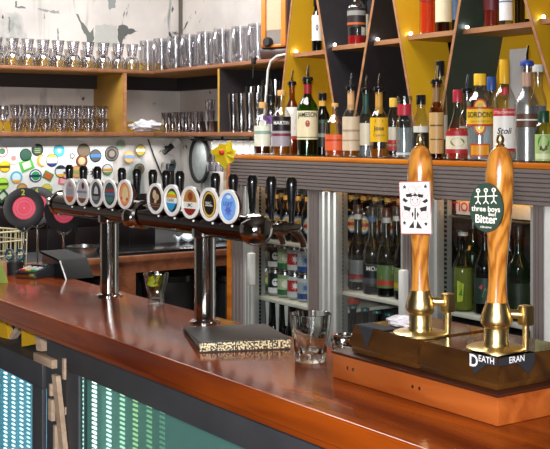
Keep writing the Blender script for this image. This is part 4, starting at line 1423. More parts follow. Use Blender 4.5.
sp(504.5, 61, 22, YA, 'vodka bottle with gold cap and red and white label', rn=0.0125, zs=0.60, zn=0.80, cap=paint('#d8a41c', 0.35), cap_h=0.072, fill=0.1, liq=LIQ_CLEAR,
   labels=((0.12, 0.52, 165, paint('#ece9e4')), (0.45, 0.52, 165, paint('#c02a30')), (0.10, 0.13, 165, paint('#b02a30'))), texts=(('STOLICHNAYA', 0.485, 0.0115, Lw), ('Stoli', 0.30, 0.026, Lk, 1.0, 0.0, 0.3)),
   neck=(0.66, 0.73, paint('#c83034')))
sp(527, 66, 24, YA - 0.01, 'frosted clear bottle with brown label and blue pourer', rn=0.0135, zs=0.58, zn=0.80, pourer=paint('#2c48a0', 0.35), glass=thin_glass('frosted_bottle', (0.80, 0.81, 0.82, 1), (0.45, 0.47, 0.48, 1), 0.16, 0.7, 0.25, 1.6), fill=0.5, liq=liquid_mat('frosty', '#c8ccce', 0.6),
   neck=(0.78, 0.93, paint('#b8907a')), labels=((0.36, 0.50, 110, paint('#5a3a2c')), (0.43, 0.445, 110, Lw)))
sp(538, 66, 17, YBK + 0.02, 'tall clear bottle behind the blue pourer bottle', rn=0.0145, zs=0.62, zn=0.78, cap=paint('#c9c9c4'), cap_h=0.02, labels=((0.5, 0.58, 120, paint('#5a6a7a')),))
sp(543.5, 112, 17, YA - 0.025, 'green-labelled liqueur bottle with dark green cap', rn=0.0135, zs=0.66, zn=0.86, cap=paint('#16402c', 0.35), cap_h=0.032, glass=thin_glass('pale_green_glass', (0.7, 0.82, 0.58, 1), (0.2, 0.3, 0.1, 1), 0.06, 0.6),
   labels=((0.04, 0.56, 150, paint('#a8c47a')), (0.08, 0.18, 120, paint('#d8e2b8'))), shapes=(([(0.017 * math.cos(2 * math.pi * i / 16), 0.40 + 0.14 * math.sin(2 * math.pi * i / 16)) for i in range(16)], paint('#3f8a2a')), ([(-0.012, 0.26), (0.0, 0.22), (0.012, 0.26), (0.008, 0.34), (-0.008, 0.34)], paint('#4a2a1c'))))


# bottles on the little shelves
def top_bottle(k, px, w, H, dy, label, **kw):
    p = on_y(px, YS + dy, z=SHZ[k] + 0.0005)
    s = mpp(p)
    return bottle('spirit_bottle', label, p, w * s / 2, H, **kw)


top_bottle(0, 317, 10.5, 0.235, 0.05, 'black bottle with white label in the yellow cell', rn=0.013, zs=0.6, zn=0.78, glass=M_BLACKBOTTLE, cap=M_BLACK, cap_h=0.04, labels=((0.20, 0.66, 160, paint('#e8e4e0')),), shapes=(([(-0.006, 0.44), (0.0, 0.36), (0.006, 0.44), (0.0, 0.5)], Lk),))
top_bottle(1, 356.5, 19, 0.24, 0.06, 'square-shouldered clear bottle with red dregs in the black cell', rn=0.016, zs=0.62, zn=0.80, cap=M_BLACK, labels=((0.30, 0.62, 150, paint('#2a2224')), (0.50, 0.58, 150, paint('#8a8a86')), (0.34, 0.38, 150, paint('#b85a2a'))), fill=0.16, liq=liquid_mat('red_dregs', '#b01a1c', 0.3))
top_bottle(1, 365, 7, 0.22, 0.12, 'slim bottle with white label against the black cell divider', rn=0.012, cap=M_BLACK, labels=((0.2, 0.6, 160, paint('#d8d4c4')),))
top_bottle(2, 382, 7, 0.13, 0.06, 'amber bottle with gold label half behind the narrow cell divider', rn=0.012, glass=M_AMBERGLASS, cap=M_BLACK, labels=((0.15, 0.6, 160, paint('#b88a3a')),))
top_bottle(3, 428, 17, 0.27, 0.055, 'bright orange-red liqueur bottle in the second yellow cell', rn=0.015, zs=0.66, zn=0.84, cap=Lw, fill=0.62, liq=liquid_mat('orange_red', '#e8481c', 0.35), labels=((0.46, 0.66, 170, paint('#8a2430')), (0.53, 0.57, 170, paint('#d8c8c0'))))
top_bottle(3, 443.5, 16, 0.30, 0.055, 'dark bottle with tall cream label in the second yellow cell', rn=0.0145, zs=0.68, zn=0.84, glass=M_AMBERGLASS, fill=0.6, liq=LIQ_DARK, cap=M_BLACK, labels=((0.13, 0.62, 170, paint('#dccfae')), (0.42, 0.44, 100, paint('#8a7a58'))))
top_bottle(3, 454.5, 8, 0.27, 0.13, 'slim bottle with blue label beside the cream-labelled one', rn=0.012, cap=M_BLACK, labels=((0.2, 0.6, 160, paint('#6a86b0')),))
top_bottle(4, 491.5, 16, 0.27, 0.05, 'ruby liqueur bottle with dark red label above the gin', rn=0.0145, zs=0.66, zn=0.82, fill=0.6, liq=liquid_mat('ruby', '#8a2416', 0.3), cap=M_BLACK, labels=((0.22, 0.6, 170, paint('#5a1820')), (0.36, 0.40, 150, Lw)))
top_bottle(4, 506, 13, 0.28, 0.04, 'bottle with tall white label above the vodka', rn=0.0135, zs=0.68, cap=M_BLACK, labels=((0.06, 0.62, 170, paint('#e2e4e8')), (0.28, 0.30, 150, paint('#6a7a9a'))))
top_bottle(4, 520, 10, 0.27, 0.085, 'olive green bottle on the shelf over the green cell', rn=0.013, glass=M_OLIVE, fill=0.5, liq=LIQ_DARK, cap=M_BLACK, labels=((0.35, 0.6, 150, paint('#c8ccb8')),))
top_bottle(4, 529, 9, 0.24, 0.15, 'black bottle with yellow label against the last divider', rn=0.013, glass=M_BLACKBOTTLE, cap=M_BLACK, labels=((0.12, 0.4, 150, paint('#c8a83a')),))
# sheet of paper on the yellow back behind the vodka
p = on_y(519, YZB - 0.009, 85)
tag(MB().box((-0.045, -0.001, -0.16), (0.045, 0, 0.13)).build('paper_sheet', paint('#d6d4d2', 0.7), None, p), 'blank white sheet fixed to the yellow back behind the vodka', 'paper')

# pinwheel flower on the fridge end
p = on_y(229, YF - 0.01, 153)
pw = thing('paper_pinwheel', 'yellow paper flower with red centre on a stick at the fridge end', 'decoration', (x_l + 0.028, YF - 0.055, p.z - 0.004), 0.9)
MB().tube([(0, 0.008, -0.2), (0, 0.008, 0.0)], 0.0075, 8).build('stick', M_PALEWOOD, pw)
pet = MB()
for i in range(7):
    a = 2 * math.pi * i / 7 + 0.2
    ca, sa = math.cos(a), math.sin(a)
    q = [(0.0, 0.0), (0.034, -0.024), (0.064 if i % 2 else 0.050, 0.004), (0.030, 0.022)]
    v = [pet.bm.verts.new((u * ca - w * sa, -0.002 - (0.02 if k == 1 else 0.0), u * sa + w * ca)) for k, (u, w) in enumerate(q)]
    pet.bm.faces.new(v)
bmesh.ops.solidify(pet.bm, geom=pet.bm.faces[:], thickness=0.002)
pet.build('petals', paint('#e6d422', 0.6), pw)
MB().sphere((-0.012, -0.018, 0.008), 0.012, 12, 8, (1, 0.5, 1)).build('centre', paint('#c8281e'), pw)

# ================================================================ the bar
XL, XR = -4.30, -0.25
ZB, YF0, YB0 = 1.05, 1.02, 1.352
bar = thing('bar_counter', 'long varnished timber bar top on a dark framed front with lit glass panels', 'bar', (0, 0, 0))
ROTX = Matrix.Rotation(math.pi / 2, 4, 'Z')
prof = [(YB0, ZB), (YB0, ZB - 0.05), (YF0 + 0.06, ZB - 0.06), (YF0 + 0.012, ZB - 0.06), (YF0 + 0.008, ZB - 0.057), (YF0 + 0.008, ZB - 0.048), (YF0 + 0.002, ZB - 0.044)]
for i in range(7):
    a = math.pi - (math.pi / 2) * i / 6
    prof.append((YF0 + 0.006 + 0.006 * math.cos(a), ZB - 0.006 + 0.006 * math.sin(a)))
MB().prism(prof, -XL, -XR, ROTX).build('worktop', M_BAR, bar)
MB().box((XL, 1.20, 0), (XR, 1.335, 0.985)).box((XL, 1.335, 0.82), (-2.9, 1.72, 0.85)).build('carcass', principled('carcass', '#1d2b2a', 0.6), bar)


def panel_frame(x0, x1, z0, z1, y0, y1, post_w, rail_h):
    mb = MB()
    mb.box((x0, y0, z1 - rail_h), (x1, y1, z1), 0.002)
    mb.box((x0, y0, z0), (x0 + post_w, y1, z1 - rail_h), 0.002)
    mb.box((x1 - post_w, y0, z0), (x1, y1, z1 - rail_h), 0.002)
    mb.box((x0 + post_w, y0, z0), (x1 - post_w, y1, z0 + 0.1), 0.002)
    return mb


yfr = YF0 + 0.032
xa, xb = on_y(66, yfr).x, on_y(78.5, yfr).x
o = panel_frame(xa, XR, 0.0, 0.990, yfr, yfr + 0.012, xb - xa, 0.066).build('front_frame', M_FRAME, bar)
MB().box((xb, yfr + 0.005, 0.1), (XR - 0.07, yfr + 0.010, 0.924)).build('glass_panel', M_TEAL, o)
xc, xd = on_y(32, yfr).x, on_y(42, yfr).x
o2 = panel_frame(XL, xd, 0.0, 0.912, yfr, yfr + 0.012, xd - xc, 0.062).box((XL, yfr + 0.012, 0.85), (xd, yfr + 0.125, 0.912)).build('front_frame', M_FRAME, bar)
MB().box((XL + 0.07, yfr + 0.005, 0.1), (xc, yfr + 0.010, 0.85)).build('glass_panel', M_TEAL, o2)
MB().box((xd + 0.002, yfr + 0.012, 0.0), (xa, yfr + 0.04, 0.99)).build('backing_board', M_FRAME, bar)
M_GLOWBACK = principled('teal_glow_backing', '#8fb0aa', 0.5)  # added backing boards; the LED glow is put in as their own emission
for _m, _c, _e in ((M_GLOWBACK, '#7ea89c', 0.10), (principled('blue_glow_backing', '#9cc8d8', 0.5), '#5aa0c0', 0.42)):
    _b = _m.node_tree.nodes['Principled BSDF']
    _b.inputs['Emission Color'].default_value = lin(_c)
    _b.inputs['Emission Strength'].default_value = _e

MB().box((xb - 0.06, yfr + 0.05, 0.1), (XR - 0.07, yfr + 0.056, 0.95)).build('added_glow_back', M_GLOWBACK, o)
MB().box((XL + 0.07, yfr + 0.05, 0.1), (xc, yfr + 0.056, 0.85)).build('added_glow_back', principled('blue_glow_backing', '#9cc8d8', 0.5), o2)
# timber cleats screwed to the dark boards in the gap
for k, (px, py, w_, h_) in enumerate(((49.5, 390, 0.005, 0.015), (49.6, 410, 0.012, 0.026), (54, 445, 0.007, 0.048), (63, 369, 0.007, 0.025), (64.5, 411, 0.004, 0.009))):
    p = on_y(px, yfr + 0.002, py)
    MB().box((-w_, 0, -h_), (w_, 0.0105, h_), 0.001).build('timber_cleat', M_PALEWOOD, bar, p)
p0, p1 = on_y(56, yfr - 0.008, 375), on_y(66, yfr - 0.008, 472)
st = MB()
dx = (p1.x - p0.x)
st.prism([(-0.013, 0), (0.013, 0), (0.013 + dx, p1.z - p0.z), (-0.013 + dx, p1.z - p0.z)], -0.006, 0.006)
st.build('leaning_batten', M_PALEWOOD, bar, p0)

# small lights behind the panels, with their reflections built as glowing dots
def led_or_mirrored_strip(px, y, z0, z1, step, size, col, stren, key):
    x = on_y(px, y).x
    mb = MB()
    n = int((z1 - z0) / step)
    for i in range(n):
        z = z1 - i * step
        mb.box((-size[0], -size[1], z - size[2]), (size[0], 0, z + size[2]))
    t = MB().box((-0.004, 0, z0), (0.004, 0.003, z1)).build('strip_or_reflection', M_GREY, bar, (x, y, 0))
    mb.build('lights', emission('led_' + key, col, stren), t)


for k, (px, wd_, stv, col) in enumerate(((82.5, 0.0045, 9, '#e6ffef'), (95, 0.0100, 7, '#e8fff2'), (109.5, 0.0100, 4, '#d5f5e0'), (123, 0.0100, 2.4, '#c4ecc8'), (136, 0.0100, 1.8, '#c0e8a0'), (150, 0.0100, 1.3, '#a8dca8'), (163, 0.0100, 0.9, '#90c8a8'))):  # first column is the strip; the rest imitate its fading mirror reflections
    led_or_mirrored_strip(px, yfr + 0.02, 0.3, 0.915, 0.0105, (wd_, 0.003, 0.0021), col, stv, 'green_%d' % k)
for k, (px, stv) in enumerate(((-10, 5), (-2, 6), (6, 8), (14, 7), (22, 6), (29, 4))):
    led_or_mirrored_strip(px, yfr + 0.02, 0.3, 0.845, 0.0115, (0.0090, 0.003, 0.0018), '#c8ecff', stv, 'blue_%d' % k)

# offcuts of yellow-faced ply lying on the lower rail
zr = 0.9125
for k, (px, py, tri, col, lab) in enumerate((
        (5, 340, [(-0.03, 0.0), (0.03, 0.0), (0.012, 0.05), (-0.02, 0.06)], M_MUSTARD, 'yellow triangular ply offcut nearest the frame edge under the bar'),
        (15, 344, [(-0.024, 0.0), (-0.006, 0.0), (0.04, 0.044), (0.03, 0.052)], M_PALEWOOD, 'slanting pale ply strip under the bar between yellow offcuts'),
        (30, 349, [(-0.028, 0.0), (0.02, 0.012), (0.035, 0.04), (-0.03, 0.062)], M_MUSTARD, 'yellow four-sided ply offcut in the middle under the bar'),
        (42, 353, [(-0.014, 0.0), (0.012, 0.0), (-0.006, 0.062), (-0.030, 0.062)], M_PALEWOOD, 'pale upright ply offcut leaning under the bar'))):
    p = on_y(px, yfr + 0.055 + 0.012 * (k % 2), z=zr)
    t = thing('ply_offcut', lab, 'wood offcut', p, 0.2, 'ply offcuts under the bar')
    MB().prism(tri, -0.008, 0.008).build('face_board', col, t)
    MB().prism([(u * 0.98, v * 0.98 + 0.0004) for u, v in tri], 0.0085, 0.012).build('ply_backing', M_PALEWOOD, t)
a, b = on_y(45, yfr + 0.03), on_y(64, yfr + 0.03)
MB().box((a.x, yfr - 0.002, 0.9125), (b.x, yfr + 0.029, 0.934), 0.002).build('timber_block', M_PALEWOOD, bar)

# ================================================================ beer font: pipe, columns, badges, taps
YR, ZR = 1.29, 1.281
xe0, xe1 = on_y(60, YR).x, on_y(259.5, YR).x
font = thing('beer_font', 'long gunmetal pipe beer font on two chrome columns with ten badges', 'beer tap tower', (0, YR, ZB))
zr_ = ZR - ZB
RY90 = Matrix.Rotation(math.pi / 2, 4, 'Y')


def along_x(prof, x):
    return MB().lathe(prof, 28, Matrix.Translation((x, 0, zr_)) @ RY90)


Lr = xe1 - xe0
along_x([(0, 0), (0.03, 0), (0.03, Lr), (0, Lr)], xe0).build('pipe', M_FONT, font)
along_x([(0, -0.02), (0.02, -0.018), (0.033, -0.008), (0.034, 0.0), (0.030, 0.004)], xe0).build('end_cap', M_CHROME, font)
along_x([(0.0305, -0.024), (0.035, -0.020), (0.0355, -0.003), (0.033, 0.008), (0.027, 0.018), (0.016, 0.025), (0, 0.028)], xe1 - 0.004).build('end_cap', M_CHROME, font)
xt = on_y(140, YR).x
along_x([(0.0305, -0.028), (0.036, -0.024), (0.037, 0.024), (0.0305, 0.028)], xt).build('joint_collar', M_CHROME, font)
MB().sphere((xt, -0.022, zr_ - 0.006), 0.028, 18, 12).build('joint_boss', M_CHROME, font)
for px in (109.5, 205):
    x = on_y(px, YR).x
    c = MB().lathe([(0, 0.004), (0.025, 0.004), (0.025, zr_ - 0.034), (0.031, zr_ - 0.030), (0.031, zr_ - 0.012), (0, zr_ - 0.012)], 30, Matrix.Translation((x, 0, 0))).build('column', M_CHROME, font)
    MB().lathe([(0, 0), (0.036, 0), (0.036, 0.004), (0.027, 0.009), (0.025, 0.009)], 30, Matrix.Translation((x, 0, 0))).build('base_flange', M_CHROME, c)
# taps on the staff side with black handles
TAPS = [122.5, 137.5, 153.5, 167, 180.5, 216, 234, 253, 272, 291.5]
TAPS = [70, 84, 98] + TAPS
for px in TAPS:
    q = on_y(px, 1.385)
    x = q.x
    if px == 291.5:
        x = xe1 - 0.012
    bd = MB().lathe([(0, 0.02), (0.011, 0.02), (0.011, 0.055), (0.017, 0.058), (0.017, 0.075), (0.011, 0.078), (0.012, 0.108), (0.008, 0.116), (0, 0.117)], 16,
                    Matrix.Translation((x, 0, zr_)) @ Matrix.Rotation(-math.pi / 2, 4, 'X')).build('tap', M_CHROME, font)
    MB().tube([(x, 0.095, zr_ - 0.006), (x, 0.112, zr_ - 0.018), (x, 0.124, zr_ - 0.034), (x, 0.127, zr_ - 0.044)], [0.008, 0.009, 0.008, 0.0075], 12).build('spout', M_CHROME, bd)
    MB().lathe([(0, 0.0), (0.0065, 0.0), (0.0065, 0.02), (0.008, 0.024), (0.0095, 0.05), (0.0125, 0.082), (0.012, 0.094), (0.007, 0.101), (0, 0.102)], 16,
               Matrix.Translation((x, 0.093, zr_ + 0.010))).build('handle', M_BLACK, bd)

W_ = paint('#f0efec', 0.3)
YBD = 1.252
RB = 0.0375


def badge(px, py, tilt, shapes, label, txt=()):
    p = on_y(px, YBD, py)
    h = MB().lathe([(0, 0.0), (RB * 0.98, 0.0), (RB * 1.0, 0.004), (RB * 0.86, 0.010), (0.016, 0.014), (0.012, 0.026), (0, 0.026)], 32, Matrix.Rotation(-math.pi / 2, 4, 'X')).build(
        'tap_badge', principled('badge_housing', '#3a1c10', 0.3), font, (p.x, YBD - YR, p.z - ZB), tilt)
    h['label'] = label
    MB().ring(RB * 0.80, RB, -0.0002, -0.004, 36).build('rim', W_, h)
    for k, (poly, col) in enumerate(shapes):
        plate(poly, 0.0005 + 0.0006 * k, 0.0006, 'print', paint(col, 0.3), h)
    for s, sz, col, u, v in txt:
        flat_text(s, sz, paint(col, 0.3), h, 0.0005 + 0.0006 * len(shapes) + 0.0007, u, v)
    MB().sphere((0.012, -0.001, -RB - 0.004), 0.0028, 8, 6).build('stud', W_, h)


R8 = RB * 0.82
D = ellipse(R8, R8, n=32)
BADGES = [
    (70.5, 191.8, [(D, '#b9b4bc'), (star(0.004, 0.010, 3, 0, 0.019, 1.57), '#c8742a'), (chord(R8, -R8, -0.013), '#d0601c'), (ellipse(0.018, 0.010, 0, 0), '#a8a4ae')], 'grey badge with orange leaf and orange foot', ()),
    (82.9, 192.3, [(D, '#c2bdc4'), (ellipse(0.007, 0.009, 0.002, 0.018, 12), '#6a1418'), (chord(R8, -R8, -0.016), '#7a4a22'), (chord(R8, -0.002, 0.004), '#8a8690')], 'grey badge with dark red drop and brown foot', ()),
    (96.8, 193, [(D, '#2a2a2e'), (ellipse(0.024, 0.027), '#6a6a6e'), (ellipse(0.020, 0.023), '#1d1d21'), ([(-0.012, -0.002), (0.012, -0.002), (0.008, 0.014), (0.0, 0.02), (-0.008, 0.014)], '#d8d6d8'), (chord(0.02, -0.02, -0.008), '#8a8a90')], 'black badge with white bell-shaped emblem', ()),
    (110.4, 193.8, [(D, '#23282c'), (ellipse(0.022, 0.026), '#3f565a'), (chord(0.024, 0.004, 0.012), '#a8443c'), (chord(0.024, -0.004, 0.002), '#4a7aa8'), (chord(0.024, -0.02, -0.008), '#4a7a68')], 'dark teal badge with red and blue stripes', ()),
    (125.4, 194.2, [(D, '#d8642c'), (ellipse(0.024, 0.027), '#e2a468'), (ellipse(0.014, 0.02), '#ecd0a0'), (ellipse(0.004, 0.004, 0.012, -0.012, 10), '#b83a1c'), (ellipse(0.004, 0.004, -0.014, -0.01, 10), '#c8481c')], 'orange and cream badge', ()),
    (156.2, 198.6, [(D, '#3c1a14'), (ellipse(0.008, 0.011, -0.006, 0.010, 14), '#cdbb94'), (ellipse(0.008, 0.008, 0.007, 0.004, 14), '#bca57c'), (ellipse(0.005, 0.005, 0.0, -0.006, 12), '#cdbb94'), (chord(R8, -0.014, -0.012), '#8a6a50'), (chord(R8, -0.020, -0.018), '#8a6a50')], 'dark brown badge with pale scroll', ()),
    (172.3, 200.3, [(D, '#ecebe8'), (ellipse(0.024, 0.028), '#26262c'), (chord(0.022, 0.014, 0.024), '#c8e02a'), (chord(0.023, 0.006, 0.014), '#e09a2a'), (chord(0.024, -0.006, 0.006), '#f0f0ee'), ([(-0.022, -0.006), (0.022, -0.006), (0.012, -0.018), (0.0, -0.026), (-0.012, -0.018)], '#2a9ad0')], 'black badge with lime cap and blue shield', (('DARK', 0.011, '#26262c', 0, 0.0),)),
    (190.8, 202.4, [(D, '#b08040'), (ellipse(0.010, 0.010, 0.0, 0.014, 14), '#8a3a1c'), (chord(R8, -R8, -0.014), '#8a2414'), (chord(R8, -0.014, 0.001), '#f0efea')], 'tan badge with white name band and red foot', (('LMC', 0.012, '#26221e', 0, -0.0065),)),
    (210, 204.3, [(D, '#4a2418'), (chord(R8, -R8, -0.024), '#b07828'), (ellipse(0.024, 0.028), '#d8b048'), (ellipse(0.0195, 0.0235), '#1c1614'), (chord(0.014, -0.004, -0.002), '#d8d8d8')], 'brown badge with yellow ring and black centre', (('MAC', 0.011, '#e6e6e2', 0, 0.002),)),
    (229.2, 206.6, [(D, '#5a94e0'), (ellipse(0.026, 0.027), '#7ab0ee'), (ellipse(0.008, 0.004, 0.0, 0.021, 12), '#e2eaf6'), (star(0.008, 0.016, 8, 0.0, -0.008), '#6a7ad0')], 'light blue badge with dark blue lettering', (('LIGHT', 0.013, '#3a4cb0', 0, 0.006), ('ICE', 0.011, '#3a4cb0', 0, -0.008))),
]
for px, py, shp, lab, tx in BADGES:
    badge(px, py, 0.06, shp, lab, tx)

# ================================================================ hand pumps on their plinth
ZP = ZB + 0.049
c0, c1 = on_z(334.5, 377, ZB), on_z(497.5, 427, ZB)
y0 = 1.187
xp0, xp1 = -1.545, -1.141
pl = thing('pump_plinth', 'orange timber plinth box under the hand pumps on the bar', 'plinth', (xp0, y0, ZB + 0.0003))
wp = xp1 - xp0
MB().box((0, 0, 0), (wp, 0.235, 0.043), 0.002).build('box_body', M_PLINTH, pl)
MB().box((-0.002, -0.002, 0.043), (wp + 0.002, 0.237, 0.0485), 0.002).build('top_moulding', principled('dark_moulding', '#3a1c10', 0.35), pl)
for u in (0.045, 0.06, 0.215, 0.232):
    MB().lathe([(0, 0), (0.0032, 0), (0.0028, 0.001), (0, 0.001)], 10, Matrix.Translation((u, 0.0, 0.024)) @ Matrix.Rotation(math.pi / 2, 4, 'X')).build('screw', M_STEEL, pl)

HPROF = [(0.0165, 0.073), (0.0155, 0.085), (0.0142, 0.105), (0.0142, 0.125), (0.0155, 0.15), (0.0182, 0.185), (0.0212, 0.22), (0.0226, 0.25), (0.0222, 0.275), (0.0195, 0.298), (0.0150, 0.311), (0.008, 0.3175), (0, 0.318)]


def hand_pump(label, base, x0, x1, yb0, yb1, lean):
    t = thing('hand_pump', label, 'beer hand pump', base)
    bx, by, bz = base
    zb = ZP - bz + 0.0005
    b = MB()
    ins = 0.012
    lo = [(x0 - bx, yb0 - by), (x1 - bx, yb0 - by), (x1 - bx, yb1 - by), (x0 - bx, yb1 - by)]
    b.box((x0 - bx + 0.003, yb0 - by + 0.003, zb), (x1 - bx - 0.003, yb1 - by - 0.003, zb + 0.014), 0.003)
    low = [b.bm.verts.new((u, v, zb + 0.016)) for u, v in lo]
    hi = [b.bm.verts.new((u + (ins if i in (0, 3) else -0.004), v + (0.004 if i < 2 else -0.004), 0.0)) for i, (u, v) in enumerate(lo)]
    bot = [b.bm.verts.new((u, v, zb + 0.012)) for u, v in lo]
    for A, B in ((bot, low), (low, hi)):
        for i in range(4):
            j = (i + 1) % 4
            b.bm.faces.new((A[i], A[j], B[j], B[i]))
    b.bm.faces.new(hi)
    b.bm.faces.new(bot[::-1])
    bb = b.build('pump_box', M_PUMPBOX, t)
    MB().lathe([(0, 0.0), (0.046, 0.0), (0.046, 0.003), (0.042, 0.005), (0.02, 0.007), (0, 0.007)], 30).build('base_flange', M_BRASS, t)
    L = Matrix.Shear('XY', 4, (lean, 0.0))
    MB().lathe([(0, 0.006), (0.0205, 0.006), (0.0205, 0.011), (0.0190, 0.013), (0.0190, 0.034), (0.0215, 0.037), (0.0245, 0.041), (0.0250, 0.046), (0.0232, 0.056), (0.0178, 0.072), (0.0176, 0.0745), (0, 0.0745)], 30, L).build('brass_collar', M_BRASS, t)
    MB().lathe([(0, 0.073)] + HPROF, 34, L).build('handle', M_HANDLE, t)
    MB().lathe([(0.0, 0.317), (0.006, 0.317), (0.0075, 0.320), (0.005, 0.3225), (0.0062, 0.326), (0.0064, 0.330), (0.0042, 0.336), (0, 0.338)], 18, L).build('finial', M_BRASS, t)
    d = Vector((0.66, 0.75, 0))
    tp = MB().tube([d * 0.018 + Vector((0, 0, 0.056)), d * 0.041 + Vector((0, 0, 0.055))], 0.0075, 12).build('hinge_bolt', M_BRASS, t)
    k = d * 0.046
    hl = MB().box((k.x - 0.010, k.y - 0.010, 0.038), (k.x + 0.010, k.y + 0.010, 0.070), 0.004).build('link_block', M_BRASS, t)
    MB().tube([(k.x, k.y, 0.04), (k.x, k.y, 0.022), (k.x, k.y, 0.001)], [0.0058, 0.0056, 0.0046], 12).build('link_rod', M_BRASS, t)
    s_ = MB()
    s_.lathe([(0, 0), (0.004, 0), (0.004, 0.001), (0, 0.001)], 10, Matrix.Translation((0.004, -0.0170, 0.022)) @ Matrix.Rotation(math.pi / 2, 4, 'X'))
    return t


ZH = 1.149
pA = hand_pump('oak-handled hand pump with white illustrated card, beside the glass jar', (-1.368, 1.238, ZH), -1.512, -1.3325, 1.199, 1.372, 0.0)
pBm = hand_pump('oak-handled hand pump with dark green oval clip, at the plinth corner', (-1.204, 1.248, ZH), -1.3285, -1.150, 1.195, 1.368, 0.028)
# oval clip
gc = paint('#2a3d33', 0.4)
cq = MB().prism(ellipse(0.0290, 0.0380, n=36), 0.0, -0.0035).build('pump_clip', gc, pBm, (0.008, -0.0275, 1.373 - ZH), 0.28)
cq['label'] = 'dark green oval clip with white figures and lettering'
MB().ring(0.9, 1.0, -0.0036, -0.0040, 40).bm.free()
wc = paint('#f0ece0', 0.5)
fig = MB()
for i in range(3):
    u = -0.0135 + 0.0135 * i
    fig.ring(0.0017, 0.0034, -0.0036, -0.0043, 14, u, 0.0255 + 0.001 * i)
    fig.prism([(u - 0.0008, 0.009 + 0.001 * i), (u + 0.0008, 0.009 + 0.001 * i), (u + 0.0008, 0.0223 + 0.001 * i), (u - 0.0008, 0.0223 + 0.001 * i)], -0.0036, -0.0043)
    for s in (-1, 1):
        fig.prism([(u, 0.0105 + 0.001 * i), (u, 0.0085 + 0.001 * i), (u + s * 0.0042, 0.0042 + 0.001 * i), (u + s * 0.0048, 0.0056 + 0.001 * i)], -0.0036, -0.0043)
fig.prism([(-0.0195, 0.0150), (0.0195, 0.0180), (0.0195, 0.0195), (-0.0195, 0.0165)], -0.0036, -0.0043)
fig.build('print', wc, cq, smooth=False)
flat_text('three boys', 0.0120, wc, cq, 0.0043, 0.0, -0.0025, 0.95)
flat_text('Best', 0.0075, wc, cq, 0.0043, 0.011, -0.0105)
flat_text('Bitter', 0.0180, wc, cq, 0.0043, 0.0, -0.0185, 0.9)
flat_text('4.5% alc/vol', 0.0042, wc, cq, 0.0043, 0.0, -0.0305)
# white card
MT = Matrix.Rotation(math.radians(-2.5), 4, 'Y')
cd_ = MB().prism([(-0.0285, -0.044), (0.0285, -0.044), (0.0285, 0.044), (-0.0285, 0.044)], 0.0, -0.002, MT).build('pump_clip', paint('#d6cfcd', 0.4), pA, (0.015, -0.0235, 1.3640 - ZH), 0.36)
cd_['label'] = 'white card with red border and black line drawing'
edge = MB()
for lo_, hi_ in (((-0.0285, -0.044), (0.0285, -0.0425)), ((-0.0285, 0.0425), (0.0285, 0.044)), ((-0.0285, -0.044), (-0.0278, 0.044)), ((0.0278, -0.044), (0.0285, 0.044))):
    edge.box((lo_[0], -0.0027, lo_[1]), (hi_[0], -0.0021, hi_[1]), 0, MT)
edge.build('border', paint('#b06a68'), cd_)
ink, grey = paint('#2a2628'), paint('#9a9092')
dw = MB()
for cx, cz, r in ((-0.017, -0.012, 0.008), (0.016, -0.012, 0.008), (0.0, 0.012, 0.010), (0.018, 0.022, 0.005), (-0.006, 0.030, 0.007), (0.008, 0.031, 0.006)):
    dw.ring(r * 0.86, r, -0.0022, -0.0028, 20, cx, cz)
    dw.ring(r * 0.45, r * 0.56, -0.0022, -0.0028, 16, cx, cz)
dw.build('print', grey, cd_)
dk_ = MB()
for poly in ([(-0.022, 0.003), (-0.008, 0.0), (-0.010, -0.006), (-0.020, -0.004)], [(0.008, 0.0), (0.022, 0.004), (0.021, -0.004), (0.011, -0.006)], [(-0.018, 0.022), (-0.007, 0.024), (-0.006, 0.018), (-0.016, 0.017)], [(0.005, 0.024), (0.015, 0.022), (0.014, 0.017), (0.006, 0.018)],
             [(-0.012, -0.034), (-0.002, -0.034), (-0.003, -0.022)], [(0.002, -0.034), (0.013, -0.034), (0.004, -0.022)], [(-0.011, 0.0195), (0.011, 0.0195), (0.011, 0.021), (-0.011, 0.021)], [(-0.0012, -0.02), (0.0012, -0.02), (0.0012, 0.0), (-0.0012, 0.0)]):
    dk_.prism(poly, -0.0022, -0.0029)
for cx, cz in ((-0.020, -0.026), (0.020, -0.026), (-0.020, 0.034), (0.019, 0.036), (0.0, 0.0215)):
    dk_.prism(star(0.0018, 0.0042, 5, cx, cz, 0.3), -0.0022, -0.0029)
for u in (-1, 1):
    dk_.prism([(u * 0.004, -0.006), (u * 0.0068, -0.010), (u * 0.0052, -0.017), (u * 0.003, -0.012)], -0.0022, -0.0029)
    dk_.prism([(u * 0.0025, 0.0135), (u * 0.006, 0.0150), (u * 0.006, 0.0128)], -0.0030, -0.0036)
    dk_.prism([(u * 0.024, 0.012), (u * 0.021, 0.016), (u * 0.013, 0.011), (u * 0.018, 0.008)], -0.0022, -0.0029)
dk_.build('print', ink, cd_)


# black printed pennants lying over the pump boxes
def pennant(label, x0, x1, yc, txt, tips):
    zt = ZH + 0.0012
    t = thing('pennant_cloth', label, 'cloth', (0, 0, 0))
    m = principled('black_cloth', '#1b1c22', 0.8)
    mb = MB()
    mb.box((x0, yc[0], zt), (x1, yc[1], zt + 0.0014))
    mb.build('flat_strip', m, t)
    for u, w_, dpt in tips:
        tri = MB().prism([(u - w_, zt + 0.0006), (u + w_, zt + 0.0006), (u + w_ * 0.1, zt - dpt)], yc[0] - 0.0035, yc[0] - 0.0015)
        tri.build('hanging_point', m, t)
    if txt:
        MB().box((x0, yc[0] - 0.004, zt - 0.013), (x1, yc[0] - 0.0025, zt + 0.0012)).build('hanging_band', m, t)
        flat_text(txt, 0.0165, paint('#e6e6ea', 0.6), t, 0, sx=1.05, M=Matrix.Translation(((x0 + x1) / 2, yc[0] - 0.0044, zt - 0.006)))
    return t


